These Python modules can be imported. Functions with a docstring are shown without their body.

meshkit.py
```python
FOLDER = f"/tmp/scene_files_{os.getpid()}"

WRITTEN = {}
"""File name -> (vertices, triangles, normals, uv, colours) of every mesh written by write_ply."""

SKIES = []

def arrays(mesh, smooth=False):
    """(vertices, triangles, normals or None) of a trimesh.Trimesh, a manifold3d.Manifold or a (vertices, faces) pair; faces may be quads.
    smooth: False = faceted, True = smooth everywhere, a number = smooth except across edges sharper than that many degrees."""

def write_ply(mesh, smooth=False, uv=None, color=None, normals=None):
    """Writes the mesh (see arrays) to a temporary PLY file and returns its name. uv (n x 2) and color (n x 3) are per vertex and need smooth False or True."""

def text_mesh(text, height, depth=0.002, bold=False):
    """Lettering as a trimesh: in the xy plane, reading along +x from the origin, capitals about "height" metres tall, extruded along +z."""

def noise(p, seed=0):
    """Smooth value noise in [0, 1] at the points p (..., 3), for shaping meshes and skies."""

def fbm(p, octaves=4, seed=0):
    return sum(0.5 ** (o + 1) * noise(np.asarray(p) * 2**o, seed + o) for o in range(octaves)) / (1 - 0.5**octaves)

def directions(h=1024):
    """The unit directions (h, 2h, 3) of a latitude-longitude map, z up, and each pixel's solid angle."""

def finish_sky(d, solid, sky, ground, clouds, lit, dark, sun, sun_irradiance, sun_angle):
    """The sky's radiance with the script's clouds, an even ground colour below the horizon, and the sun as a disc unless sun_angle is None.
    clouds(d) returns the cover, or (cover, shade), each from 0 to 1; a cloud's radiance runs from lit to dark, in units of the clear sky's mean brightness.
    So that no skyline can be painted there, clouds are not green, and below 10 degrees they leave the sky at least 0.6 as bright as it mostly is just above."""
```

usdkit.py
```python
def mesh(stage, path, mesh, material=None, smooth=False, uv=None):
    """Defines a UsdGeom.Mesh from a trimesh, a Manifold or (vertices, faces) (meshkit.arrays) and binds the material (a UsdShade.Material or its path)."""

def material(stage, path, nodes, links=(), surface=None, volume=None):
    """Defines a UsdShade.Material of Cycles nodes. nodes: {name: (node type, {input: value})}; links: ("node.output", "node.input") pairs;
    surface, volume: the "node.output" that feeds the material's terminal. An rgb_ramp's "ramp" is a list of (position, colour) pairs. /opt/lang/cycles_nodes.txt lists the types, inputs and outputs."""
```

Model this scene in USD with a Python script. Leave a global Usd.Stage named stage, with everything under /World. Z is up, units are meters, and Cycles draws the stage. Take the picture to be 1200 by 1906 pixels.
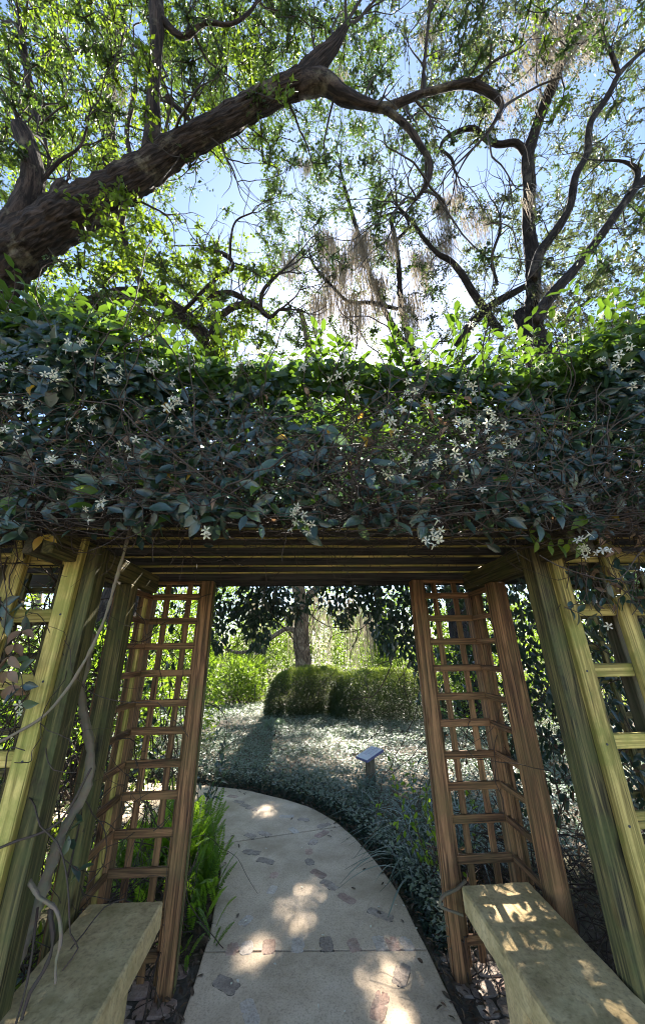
import math, random
import numpy as np, trimesh, shapely.geometry as sg
import usdkit, meshkit
from pxr import Usd, UsdGeom, UsdLux, UsdShade, Gf, Sdf, Vt

# ------------------------------------------------------------------ camera, sky, sun, exposure
stage = Usd.Stage.CreateInMemory()
UsdGeom.SetStageUpAxis(stage, 'Z'); UsdGeom.SetStageMetersPerUnit(stage, 1.0)
UsdGeom.Xform.Define(stage, '/World'); UsdGeom.Scope.Define(stage, '/World/Looks')

EYE = np.array([0, 0, 1.55]); F = 641.0; CX, CY = 600.0, 953.0
EXPOSURE = 2.9
SKY_STRENGTH = 0.05
SUN_INTENSITY = 1.25
SUN_EL, SUN_AZ = math.radians(46.0), math.radians(9.0)      # azimuth from +y towards +x

_Y = np.array([-32, 257, F]); _Y /= np.linalg.norm(_Y)
_Z = np.array([-25, -1598, F]); _Z -= _Z.dot(_Y) * _Y; _Z /= np.linalg.norm(_Z)
_X = np.cross(_Y, _Z)
if _X[0] < 0: _X = -_X
ROT = np.stack([_X, _Y, _Z])
right, up, back = ROT @ [1, 0, 0], ROT @ [0, -1, 0], ROT @ [0, 0, -1]
cam = UsdGeom.Camera.Define(stage, '/World/camera')
m = np.eye(4); m[0, :3], m[1, :3], m[2, :3], m[3, :3] = right, up, back, EYE
cam.AddTransformOp().Set(Gf.Matrix4d(*m.ravel().tolist()))
cam.CreateFocalLengthAttr(20.0)
cam.CreateHorizontalApertureAttr(20.0 * 1200 / F); cam.CreateVerticalApertureAttr(20.0 * 1906 / F)
cam.CreateClippingRangeAttr(Gf.Vec2f(0.02, 2000)); cam.CreateExposureAttr(EXPOSURE)

SUN = np.array([math.cos(SUN_EL) * math.sin(SUN_AZ), math.cos(SUN_EL) * math.cos(SUN_AZ), math.sin(SUN_EL)])
skymat = usdkit.material(stage, '/World/Looks/sky_light', {
    'sky': ('sky_texture', dict(sky_type='single_scattering', sun_disc=False, sun_elevation=SUN_EL, sun_rotation=math.atan2(SUN[0], SUN[1]), air_density=1.0, aerosol_density=0.4, ozone_density=1.6)),
    'bg': ('background_shader', dict(strength=SKY_STRENGTH))}, [('sky.color', 'bg.color')], surface='bg.background')
dome = UsdLux.DomeLight.Define(stage, '/World/sky')
UsdShade.MaterialBindingAPI.Apply(dome.GetPrim()).Bind(skymat)
dome.GetPrim().SetCustomDataByKey('kind', 'structure')
sun = UsdLux.DistantLight.Define(stage, '/World/sun')
sun.CreateNormalizeAttr(True); sun.CreateIntensityAttr(SUN_INTENSITY); sun.CreateAngleAttr(0.53); sun.CreateColorAttr(Gf.Vec3f(1.0, 0.93, 0.82))
zz = SUN; xx = np.cross([0, 0, 1.0], zz); xx /= np.linalg.norm(xx); yy = np.cross(zz, xx)
m = np.eye(4); m[0, :3], m[1, :3], m[2, :3] = xx, yy, zz
sun.AddTransformOp().Set(Gf.Matrix4d(*m.ravel().tolist()))

# ------------------------------------------------------------------ helpers
rng = np.random.default_rng(11)
random.seed(5)

def ray(px, py): return ROT @ np.array([px - CX, py - CY, F])
def at_depth(px, py, d): return EYE + ray(px, py) * d / F
def at_y(px, py, y): r = ray(px, py); return EYE + r * y / r[1]
def at_z(px, py, z): r = ray(px, py); return EYE + r * (z - EYE[2]) / r[2]
def to_px(p):
    q = (np.asarray(p, float) - EYE) @ ROT
    return np.stack([CX + F * q[..., 0] / q[..., 2], CY + F * q[..., 1] / q[..., 2], q[..., 2]], -1)
def unit(v): v = np.asarray(v, float); return v / (np.linalg.norm(v, axis=-1, keepdims=True) + 1e-12)
def rdir(n, r=None): return unit((r or rng).normal(size=(n, 3)))

_count = {}
def path_for(name, parent=None):
    base = parent or '/World'
    k = _count.get((base, name), 0); _count[(base, name)] = k + 1
    return f'{base}/{name}' + (f'_{k:03d}' if k else '')
def tag(prim, label=None, cat=None, group=None, kind=None):
    prim = prim.GetPrim() if hasattr(prim, 'GetPrim') else prim
    for k, v in (('label', label), ('category', cat), ('group', group), ('kind', kind)):
        if v: prim.SetCustomDataByKey(k, v)
    return prim
def thing(name, label=None, cat=None, group=None, kind=None, loc=None):
    x = UsdGeom.Xform.Define(stage, path_for(name))
    if loc is not None: x.AddTranslateOp().Set(Gf.Vec3d(*map(float, loc)))
    tag(x, label, cat, group, kind)
    return str(x.GetPath())
def obj(name, mesh, mat, parent=None, smooth=False, uv=None, **t):
    o = usdkit.mesh(stage, path_for(name, parent), mesh, f'/World/Looks/{mat}', smooth, uv)
    if t: tag(o, **t)
    return str(o.GetPath())

def cbox(lo, hi, c=0.004):
    lo, hi = np.array(lo, float), np.array(hi, float)
    c = min(c, 0.45 * (hi - lo).min()); pts = []
    for s in np.ndindex(2, 2, 2):
        p = np.where(np.array(s), hi, lo); d = np.where(np.array(s), -c, c)
        for k in range(3):
            q = p + d; q[k] = p[k]; pts.append(q)
    return trimesh.convex.convex_hull(np.array(pts))
def join(ms): return trimesh.util.concatenate(ms)

def smooth_path(pts, step):
    """Catmull-Rom through pts (n, k), resampled about every step."""
    p = np.asarray(pts, float)
    p = np.vstack([2 * p[0] - p[1], p, 2 * p[-1] - p[-2]])
    out = []
    for i in range(1, len(p) - 2):
        n = max(2, int(np.linalg.norm(p[i + 1, :3] - p[i, :3]) / step))
        t = np.linspace(0, 1, n, endpoint=False)[:, None]
        a, b, c, d = p[i - 1], p[i], p[i + 1], p[i + 2]
        out.append(0.5 * (2 * b + (c - a) * t + (2 * a - 5 * b + 4 * c - d) * t ** 2 + (3 * b - a - 3 * c + d) * t ** 3))
    out.append(p[-2][None])
    return np.vstack(out)
def frames(p):
    t = unit(np.gradient(p, axis=0))
    a = np.zeros_like(p); ref = np.array([0, 0, 1.0]) if abs(t[0, 2]) < 0.9 else np.array([1.0, 0, 0])
    for i in range(len(p)):
        v = ref - ref.dot(t[i]) * t[i]
        nv = np.linalg.norm(v)
        ref = v / nv if nv > 1e-6 else ref
        a[i] = ref
    return t, a, np.cross(t, a)
def tube(p, r, sides=5, cap=True):
    p = np.asarray(p, float); n = len(p)
    r = np.broadcast_to(r, (n,))
    t, a, b = frames(p)
    ang = np.arange(sides) * 2 * np.pi / sides
    v = (p[:, None] + r[:, None, None] * (np.cos(ang)[None, :, None] * a[:, None] + np.sin(ang)[None, :, None] * b[:, None])).reshape(-1, 3)
    i, j = np.meshgrid(np.arange(n - 1), np.arange(sides), indexing='ij')
    q = np.stack([i * sides + j, i * sides + (j + 1) % sides, (i + 1) * sides + (j + 1) % sides, (i + 1) * sides + j], -1).reshape(-1, 4)
    f = np.vstack([q[:, [0, 1, 2]], q[:, [0, 2, 3]]])
    if cap:
        v = np.vstack([v, p[:1], p[-1:]]); k = np.arange(sides)
        f = np.vstack([f, np.stack([np.full(sides, n * sides), (k + 1) % sides, k], 1), np.stack([np.full(sides, n * sides + 1), (n - 1) * sides + k, (n - 1) * sides + (k + 1) % sides], 1)])
    return v, f
class Acc:
    """Collects vertices and faces of many pieces of one mesh."""
    def __init__(s): s.v, s.f, s.n = [], [], 0
    def add(s, v, f): s.v.append(np.asarray(v)); s.f.append(np.asarray(f) + s.n); s.n += len(v)
    def mesh(s): return np.vstack(s.v), np.vstack(s.f)
def limb(pts, radii, sides=32, step=0.05, seed=0, rough=0.06, knots=0.10):
    """A limb with bark relief: (mesh, uv). pts (n, 3), radii (n,)."""
    q = smooth_path(np.column_stack([pts, radii]), step)
    p, r = q[:, :3], np.maximum(q[:, 3], 0.004)
    t, a, b = frames(p)
    s = np.concatenate([[0], np.cumsum(np.linalg.norm(np.diff(p, axis=0), axis=1))])
    sides1 = sides + 1
    ang = np.arange(sides1) * 2 * np.pi / sides
    A, S = np.meshgrid(ang, s, indexing='xy')
    R = r[:, None] * np.ones_like(A)
    circ = np.stack([np.cos(A) * 1.2, np.sin(A) * 1.2, S * 1.1], -1)
    low = meshkit.fbm(circ * np.array([1, 1, 1.0 / max(r.mean() * 3, .1)]) + seed * 7.3, 3, seed)
    rid = meshkit.noise(np.stack([np.cos(A) * sides / 7.0, np.sin(A) * sides / 7.0, S * 5.0], -1) + seed, seed + 3)
    rid2 = meshkit.noise(np.stack([np.cos(A) * sides / 3.5, np.sin(A) * sides / 3.5, S * 11.0], -1) + seed, seed + 5)
    R = R * (1 + knots * 2 * (low - .5) + rough * 2 * (np.abs(rid - .5) * 2 - .5) + rough * (np.abs(rid2 - .5) * 2 - .5))
    v = (p[:, None] + R[..., None] * (np.cos(A)[..., None] * a[:, None] + np.sin(A)[..., None] * b[:, None])).reshape(-1, 3)
    uv = np.stack([A * r.mean(), S], -1).reshape(-1, 2)
    n = len(p); i, j = np.meshgrid(np.arange(n - 1), np.arange(sides), indexing='ij')
    qd = np.stack([i * sides1 + j, i * sides1 + j + 1, (i + 1) * sides1 + j + 1, (i + 1) * sides1 + j], -1).reshape(-1, 4)
    f = np.vstack([qd[:, [0, 1, 2]], qd[:, [0, 2, 3]]])
    k = np.arange(sides); c0, c1 = len(v), len(v) + 1
    v = np.vstack([v, p[:1], p[-1:] - t[-1:] * r[-1] * .3]); uv = np.vstack([uv, [[0, 0]], [[0, s[-1]]]])
    f = np.vstack([f, np.stack([np.full(sides, c0), k + 1, k], 1), np.stack([np.full(sides, c1), (n - 1) * sides1 + k, (n - 1) * sides1 + k + 1], 1)])
    return (v, f), uv

LEAF_FAR = (np.array([[0, 0, 0], [.45, .5, .07], [1, 0, -.06], [.45, -.5, .07]]), np.array([[0, 2, 1], [0, 3, 2]]))
LEAF_MID = (np.array([[0, 0, 0], [.3, .42, .06], [.7, .40, .05], [1, 0, -.10], [.7, -.40, .05], [.3, -.42, .06], [.5, 0, -.02]]),
            np.array([[0, 6, 1], [1, 6, 2], [2, 6, 3], [3, 6, 4], [4, 6, 5], [5, 6, 0]]))
LEAF_NEAR = (np.array([[-.12, .012, 0], [-.12, -.012, 0], [0, .02, 0], [0, -.02, 0], [.16, .30, .05], [.16, -.30, .05], [.16, 0, 0], [.4, .49, .08], [.4, -.49, .08], [.4, 0, .005],
                       [.66, .42, .06], [.66, -.42, .06], [.66, 0, -.02], [.87, .20, -.03], [.87, -.20, -.03], [.87, 0, -.07], [1.02, 0, -.13]]),
             np.array([[0, 1, 3], [0, 3, 2], [2, 3, 6], [2, 6, 4], [3, 5, 6], [4, 6, 9], [4, 9, 7], [6, 5, 8], [6, 8, 9], [7, 9, 12], [7, 12, 10], [9, 8, 11], [9, 11, 12],
                       [10, 12, 15], [10, 15, 13], [12, 11, 14], [12, 14, 15], [13, 15, 16], [15, 14, 16]]))
def leaves(pos, axis, nrm, L, W, tmpl=LEAF_FAR, curl=None):
    pos, a = np.asarray(pos, float), unit(axis); n = len(pos)
    b = unit(np.cross(nrm, a)); c = np.cross(a, b)
    L = np.broadcast_to(L, (n,)); W = np.broadcast_to(W, (n,))
    tv, tf = tmpl
    cu = np.ones(n) if curl is None else curl
    v = pos[:, None] + tv[None, :, :1] * (a * L[:, None])[:, None] + tv[None, :, 1:2] * (b * W[:, None])[:, None] + tv[None, :, 2:] * (c * (L * cu)[:, None])[:, None]
    f = tf[None] + (np.arange(n) * len(tv))[:, None, None]
    return v.reshape(-1, 3), f.reshape(-1, 3)

# ------------------------------------------------------------------ materials
def M(name, nodes, links, surface): usdkit.material(stage, f'/World/Looks/{name}', nodes, links, surface=surface)

def leaf_mat(name, cols, trans, rough=0.4, fac=0.35, per='island', spec=0.5):
    src = 'geo.random_per_island' if per == 'island' else 'oi.random'
    n = len(cols)
    M(name, {
        'geo': ('geometry', {}), 'oi': ('object_info', {}),
        'r1': ('rgb_ramp', {'ramp': [((i + .5) / n, c) for i, c in enumerate(cols)]}),
        'r2': ('rgb_ramp', {'ramp': [((i + .5) / n, tuple(min(1, x * y) for x, y in zip(c, trans))) for i, c in enumerate(cols)]}),
        'nz': ('noise_texture', {'scale': 60.0, 'detail': 2.0}),
        'mx': ('mix', {'mix_type': 'multiply', 'fac': 0.35}),
        'p': ('principled_bsdf', {'roughness': rough, 'specular_ior_level': spec}),
        't': ('translucent_bsdf', {}), 'm': ('mix_closure', {'fac': fac})},
      [(src, 'r1.fac'), (src, 'r2.fac'), ('geo.position', 'nz.vector'), ('r1.color', 'mx.color1'), ('nz.color', 'mx.color2'), ('mx.color', 'p.base_color'), ('r2.color', 't.color'), ('p.BSDF', 'm.closure1'), ('t.BSDF', 'm.closure2')], 'm.closure')

def wood_mat(name, axis, dark, light, moss, moss_amt, rough=0.75):
    sc = {'x': (1.6, 46, 46), 'y': (46, 1.6, 46), 'z': (46, 46, 1.6)}[axis]
    M(name, {
        'geo': ('geometry', {}), 'oi': ('object_info', {}),
        'off': ('vector_math', {'math_type': 'add'}), 'cmb': ('combine_xyz', {}), 'mul': ('math', {'math_type': 'multiply', 'value2': 13.0}),
        'map': ('mapping', {'mapping_type': 'point', 'scale': sc}),
        'n1': ('noise_texture', {'scale': 1.0, 'detail': 5.0, 'roughness': 0.65, 'distortion': 1.2}),
        'r1': ('rgb_ramp', {'ramp': [(0.33, tuple(.14 * x for x in dark)), (0.385, tuple(.7 * x for x in dark)), (0.46, dark), (0.60, light), (0.78, tuple(.6 * a + .4 * b for a, b in zip(light, dark)))]}),
        'n2': ('noise_texture', {'scale': 5.0, 'detail': 5.0, 'roughness': 0.7}),
        'r2': ('rgb_ramp', {'ramp': [(0.42, (0, 0, 0)), (0.62, (moss_amt,) * 3)]}),
        'm1': ('mix', {'mix_type': 'mix', 'color2': moss}),
        'n3': ('noise_texture', {'scale': 2.0, 'detail': 2.0}),
        'hs': ('hsv', {'hue': .5, 'saturation': 1.0}), 'mr': ('map_range', {'from_min': 0, 'from_max': 1, 'to_min': .75, 'to_max': 1.2}),
        'mk': ('mapping', {'mapping_type': 'point', 'scale': tuple(6.0 if v > 10 else 3.2 for v in sc)}), 'vo': ('voronoi_texture', {'scale': 1.0}), 'rk': ('rgb_ramp', {'ramp': [(0.05, (.22, .18, .15)), (0.11, (.75, .7, .65)), (0.16, (1, 1, 1))]}), 'kn': ('mix', {'mix_type': 'multiply', 'fac': 0.9}),
        'b': ('bump', {'strength': 0.8, 'distance': 0.006}),
        'p': ('principled_bsdf', {'roughness': rough, 'specular_ior_level': 0.3})},
      [('off.vector', 'mk.vector'), ('mk.vector', 'vo.vector'), ('vo.distance', 'rk.fac'), ('rk.color', 'kn.color2'), ('oi.random', 'mul.value1'), ('mul.value', 'cmb.x'), ('mul.value', 'cmb.y'), ('mul.value', 'cmb.z'), ('geo.position', 'off.vector1'), ('cmb.vector', 'off.vector2'), ('off.vector', 'map.vector'),
       ('map.vector', 'n1.vector'), ('n1.fac', 'r1.fac'), ('geo.position', 'n2.vector'), ('n2.fac', 'r2.fac'), ('r2.color', 'm1.fac'), ('r1.color', 'm1.color1'),
       ('oi.random', 'mr.value'), ('mr.result', 'hs.value'), ('m1.color', 'kn.color1'), ('kn.color', 'hs.color'), ('hs.color', 'p.base_color'), ('n1.fac', 'b.height'), ('b.normal', 'p.normal')], 'p.BSDF')

def stone_mat(name, ramp, scale=6.0, fine=90.0, bump=0.4, rough=0.85, per_object=0.0, stain=None, stain_scale=1.4):
    M(name, {
        'geo': ('geometry', {}), 'oi': ('object_info', {}),
        'n1': ('noise_texture', {'scale': scale, 'detail': 8.0, 'roughness': 0.7}), 'r1': ('rgb_ramp', {'ramp': ramp}),
        'n2': ('noise_texture', {'scale': fine, 'detail': 4.0, 'roughness': 0.6}), 'r2': ('rgb_ramp', {'ramp': [(0.3, (.55, .55, .55)), (.5, (1, 1, 1)), (.75, (1.1, 1.1, 1.1))]}),
        'm': ('mix', {'mix_type': 'multiply', 'fac': 0.8}),
        'n3': ('noise_texture', {'scale': stain_scale, 'detail': 6.0, 'roughness': 0.65}), 'r3': ('rgb_ramp', {'ramp': [(0.46, (0, 0, 0)), (0.66, (.7, .7, .7))]}),
        'ms': ('mix', {'mix_type': 'mix', 'color2': stain or (0.1, 0.1, 0.1)}), 'zero': ('math', {'math_type': 'multiply', 'value2': 1.0 if stain else 0.0}),
        'hs': ('hsv', {'hue': .5, 'saturation': 1.0}), 'mr': ('map_range', {'from_min': 0, 'from_max': 1, 'to_min': 1 - per_object, 'to_max': 1 + per_object}),
        'b': ('bump', {'strength': bump, 'distance': 0.006}), 'p': ('principled_bsdf', {'roughness': rough, 'specular_ior_level': 0.3})},
      [('geo.position', 'n1.vector'), ('geo.position', 'n2.vector'), ('geo.position', 'n3.vector'), ('n1.fac', 'r1.fac'), ('n2.fac', 'r2.fac'), ('r1.color', 'm.color1'), ('r2.color', 'm.color2'),
       ('n3.fac', 'r3.fac'), ('r3.color', 'zero.value1'), ('zero.value', 'ms.fac'), ('m.color', 'ms.color1'), ('ms.color', 'hs.color'), ('oi.random', 'mr.value'), ('mr.result', 'hs.value'),
       ('hs.color', 'p.base_color'), ('n2.fac', 'b.height'), ('b.normal', 'p.normal')], 'p.BSDF')

def bark_mat(name, dark, light, lichen, amt=0.5):
    M(name, {
        'tc': ('texture_coordinate', {}), 'geo': ('geometry', {}), 'map': ('mapping', {'mapping_type': 'point', 'scale': (26, 5, 1)}),
        'n1': ('noise_texture', {'scale': 1.0, 'detail': 6.0, 'roughness': 0.7, 'distortion': 0.8}),
        'r1': ('rgb_ramp', {'ramp': [(0.32, tuple(.3 * x for x in dark)), (0.47, dark), (0.62, light), (.8, light)]}),
        'n2': ('noise_texture', {'scale': 3.0, 'detail': 6.0, 'roughness': 0.75}), 'r2': ('rgb_ramp', {'ramp': [(0.55, (0, 0, 0)), (0.68, (amt,) * 3)]}),
        'm1': ('mix', {'mix_type': 'mix', 'color2': lichen}), 'b': ('bump', {'strength': 0.9, 'distance': 0.03}),
        'p': ('principled_bsdf', {'roughness': 0.9, 'specular_ior_level': 0.2})},
      [('tc.UV', 'map.vector'), ('map.vector', 'n1.vector'), ('n1.fac', 'r1.fac'), ('geo.position', 'n2.vector'), ('n2.fac', 'r2.fac'), ('r2.color', 'm1.fac'), ('r1.color', 'm1.color1'),
       ('m1.color', 'p.base_color'), ('n1.fac', 'b.height'), ('b.normal', 'p.normal')], 'p.BSDF')

def plain_mat(name, ramp, rough=0.8, spec=0.3, per='island'):
    src = 'geo.random_per_island' if per == 'island' else 'oi.random'
    M(name, {'geo': ('geometry', {}), 'oi': ('object_info', {}), 'r1': ('rgb_ramp', {'ramp': ramp}), 'n': ('noise_texture', {'scale': 40.0, 'detail': 3.0}), 'mx': ('mix', {'mix_type': 'multiply', 'fac': .4}),
             'b': ('bump', {'strength': 0.6, 'distance': 0.006}), 'n2': ('noise_texture', {'scale': 130.0, 'detail': 4.0}), 'p': ('principled_bsdf', {'roughness': rough, 'specular_ior_level': spec})},
      [(src, 'r1.fac'), ('geo.position', 'n.vector'), ('geo.position', 'n2.vector'), ('n2.fac', 'b.height'), ('b.normal', 'p.normal'), ('r1.color', 'mx.color1'), ('n.color', 'mx.color2'), ('mx.color', 'p.base_color')], 'p.BSDF')

GR, GRL = (0.13, 0.10, 0.035), (0.27, 0.22, 0.075)
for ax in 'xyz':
    wood_mat(f'wood_front_{ax}', ax, (0.27, 0.195, 0.055), (0.58, 0.43, 0.14), (0.20, 0.20, 0.04), 0.75)
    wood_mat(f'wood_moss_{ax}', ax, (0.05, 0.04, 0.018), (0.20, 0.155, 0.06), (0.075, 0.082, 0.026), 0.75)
    wood_mat(f'wood_brown_{ax}', ax, (0.115, 0.055, 0.027), (0.33, 0.168, 0.078), (0.12, 0.095, 0.035), 0.45)
    wood_mat(f'wood_shaded_{ax}', ax, (0.025, 0.02, 0.018), (0.06, 0.05, 0.045), (0.04, 0.045, 0.03), 0.5)  # near-black copy of the dark wood, shade under the roof put into colour
    wood_mat(f'wood_dark_{ax}', ax, (0.055, 0.042, 0.030), (0.13, 0.098, 0.07), (0.07, 0.08, 0.04), 0.6)
stone_mat('concrete', [(0.3, (0.41, 0.315, 0.22)), (0.5, (0.54, 0.425, 0.31)), (0.7, (0.61, 0.495, 0.375))], scale=3.5, fine=110, bump=.35, stain=(0.29, 0.22, 0.145), stain_scale=1.8)
stone_mat('cast_stone', [(0.3, (0.30, 0.205, 0.10)), (0.5, (0.51, 0.37, 0.185)), (0.7, (0.60, 0.46, 0.25))], scale=9.0, fine=70, bump=.6, stain=(0.20, 0.155, 0.05), stain_scale=4.0)
stone_mat('brick_red', [(0.3, (0.28, 0.17, 0.125)), (0.5, (0.42, 0.28, 0.22)), (0.7, (0.52, 0.40, 0.33))], scale=14, fine=110, bump=.5, per_object=.25, stain=(.12, .10, .07), stain_scale=5)
stone_mat('brick_pale', [(0.3, (0.38, 0.31, 0.26)), (0.5, (0.52, 0.44, 0.37)), (0.7, (0.62, 0.54, 0.47))], scale=16, fine=110, bump=.5, per_object=.15)
stone_mat('brick_dark', [(0.3, (0.20, 0.155, 0.125)), (0.5, (0.34, 0.27, 0.22)), (0.7, (0.46, 0.385, 0.32))], scale=16, fine=110, bump=.6, per_object=.25)
stone_mat('soil', [(0.3, (0.035, 0.026, 0.018)), (0.5, (0.075, 0.055, 0.035)), (0.7, (0.13, 0.10, 0.06))], scale=5, fine=40, bump=1.0, stain=(0.06, 0.085, 0.025), stain_scale=.35)
stone_mat('mortar', [(0.3, (0.05, 0.045, 0.035)), (0.7, (0.12, 0.10, 0.08))], scale=12, fine=90, bump=.6)
stone_mat('bounce_gravel', [(0.3, (0.40, 0.35, 0.27)), (0.7, (0.56, 0.50, 0.40))], scale=9, fine=60, bump=.8)
bark_mat('bark_oak', (0.014, 0.010, 0.009), (0.052, 0.037, 0.031), (0.19, 0.17, 0.12), .45)
bark_mat('bark_dark', (0.008, 0.006, 0.006), (0.026, 0.020, 0.019), (0.17, 0.15, 0.12), .35)
bark_mat('bark_pale', (0.09, 0.066, 0.05), (0.21, 0.165, 0.13), (0.34, 0.32, 0.25), .5)
plain_mat('twig_brown', [(0, (0.06, 0.042, 0.032)), (.5, (0.13, 0.09, 0.066)), (1, (0.22, 0.16, 0.12))])
plain_mat('twig_pale', [(0, (0.20, 0.16, 0.11)), (1, (0.36, 0.29, 0.20))])
leaf_mat('moss_hang', [(0.42, 0.40, 0.36), (0.54, 0.515, 0.47), (0.62, 0.60, 0.56)], (1.45, 1.4, 1.36), rough=.8, fac=.7, spec=.1)
plain_mat('litter', [(0, (0.10, 0.065, 0.04)), (.4, (0.22, 0.14, 0.08)), (.75, (0.33, 0.23, 0.14)), (1, (0.45, 0.36, 0.26))], rough=.6)
plain_mat('metal_black', [(0, (0.03, 0.03, 0.035)), (1, (0.05, 0.05, 0.055))], rough=.5, per='o')
plain_mat('sign_face', [(0, (0.52, 0.54, 0.60)), (1, (0.52, 0.54, 0.60))], rough=.3, spec=.5, per='o')
plain_mat('sign_print', [(0, (0.30, 0.33, 0.42)), (1, (0.30, 0.33, 0.42))], rough=.3, spec=.5, per='o')
plain_mat('sign_edge', [(0, (0.10, 0.10, 0.20)), (1, (0.10, 0.10, 0.2))], rough=.4, per='o')
leaf_mat('jasmine_old', [(0.03, 0.058, 0.046), (0.045, 0.083, 0.066), (0.065, 0.115, 0.068), (0.055, 0.08, 0.075), (0.09, 0.135, 0.075)], (1.9, 2.1, 0.8), rough=.30, fac=.2, spec=.8)
leaf_mat('jasmine_young', [(0.05, 0.10, 0.018), (0.09, 0.16, 0.026), (0.13, 0.20, 0.035), (0.03, 0.065, 0.02)], (2.1, 1.9, 0.8), rough=.36, fac=.42)
leaf_mat('jasmine_leaf_old', [(0.03, 0.058, 0.046), (0.045, 0.083, 0.066), (0.065, 0.115, 0.068), (0.055, 0.08, 0.075), (0.09, 0.135, 0.075)], (1.9, 2.1, 0.8), rough=.28, fac=.2, per='o', spec=.8)
leaf_mat('jasmine_leaf_young', [(0.06, 0.12, 0.02), (0.09, 0.17, 0.028), (0.13, 0.21, 0.038)], (2.1, 1.9, 0.8), rough=.34, fac=.5, per='o')
leaf_mat('leaf_yellow', [(0.45, 0.27, 0.03), (0.50, 0.33, 0.06)], (1.6, 1.5, 1), rough=.45, fac=.4, per='o')
leaf_mat('leaf_dead', [(0.30, 0.19, 0.12), (0.42, 0.29, 0.20), (0.22, 0.13, 0.08)], (1.3, 1.2, 1), rough=.6, fac=.25, per='o')
leaf_mat('leaf_dead_mass', [(0.16, 0.10, 0.06), (0.30, 0.19, 0.12), (0.42, 0.29, 0.20), (0.22, 0.13, 0.08)], (1.3, 1.2, 1), rough=.6, fac=.25)
leaf_mat('petal', [(0.86, 0.83, 0.62), (0.88, 0.87, 0.74)], (1, 1, .9), rough=.6, fac=.3, per='o')
leaf_mat('petal_mass', [(0.78, 0.77, 0.68), (0.82, 0.82, 0.76)], (1, 1, .9), rough=.6, fac=.35)
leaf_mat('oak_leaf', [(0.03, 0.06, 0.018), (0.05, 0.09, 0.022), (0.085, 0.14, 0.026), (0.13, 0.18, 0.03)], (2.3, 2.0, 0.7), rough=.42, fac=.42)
leaf_mat('oak_leaf_yellow', [(0.07, 0.12, 0.018), (0.13, 0.19, 0.022), (0.20, 0.25, 0.03), (0.05, 0.09, 0.02)], (2.4, 2.1, 0.7), rough=.42, fac=.55)  # brighter, yellower oak leaf copy, sun from behind put into the colour
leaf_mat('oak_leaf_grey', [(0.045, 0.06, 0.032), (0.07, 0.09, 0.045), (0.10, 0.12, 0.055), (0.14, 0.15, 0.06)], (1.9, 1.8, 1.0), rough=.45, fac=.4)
leaf_mat('shrub_leaf', [(0.08, 0.14, 0.02), (0.14, 0.21, 0.03), (0.21, 0.28, 0.045), (0.05, 0.09, 0.02)], (2.3, 2.1, 0.8), rough=.42, fac=.5)
leaf_mat('azalea_leaf', [(0.035, 0.058, 0.018), (0.06, 0.09, 0.026), (0.085, 0.115, 0.032), (0.06, 0.06, 0.025)], (2.0, 1.8, .9), rough=.45, fac=.35)
leaf_mat('azalea_tip', [(0.10, 0.14, 0.028), (0.15, 0.19, 0.035), (0.21, 0.24, 0.045)], (2.0, 1.9, .8), rough=.45, fac=.5)
leaf_mat('cover_leaf', [(0.16, 0.21, 0.155), (0.24, 0.295, 0.225), (0.33, 0.38, 0.31), (0.44, 0.48, 0.41)], (1.4, 1.5, 1.0), rough=.42, fac=.25)
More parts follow.
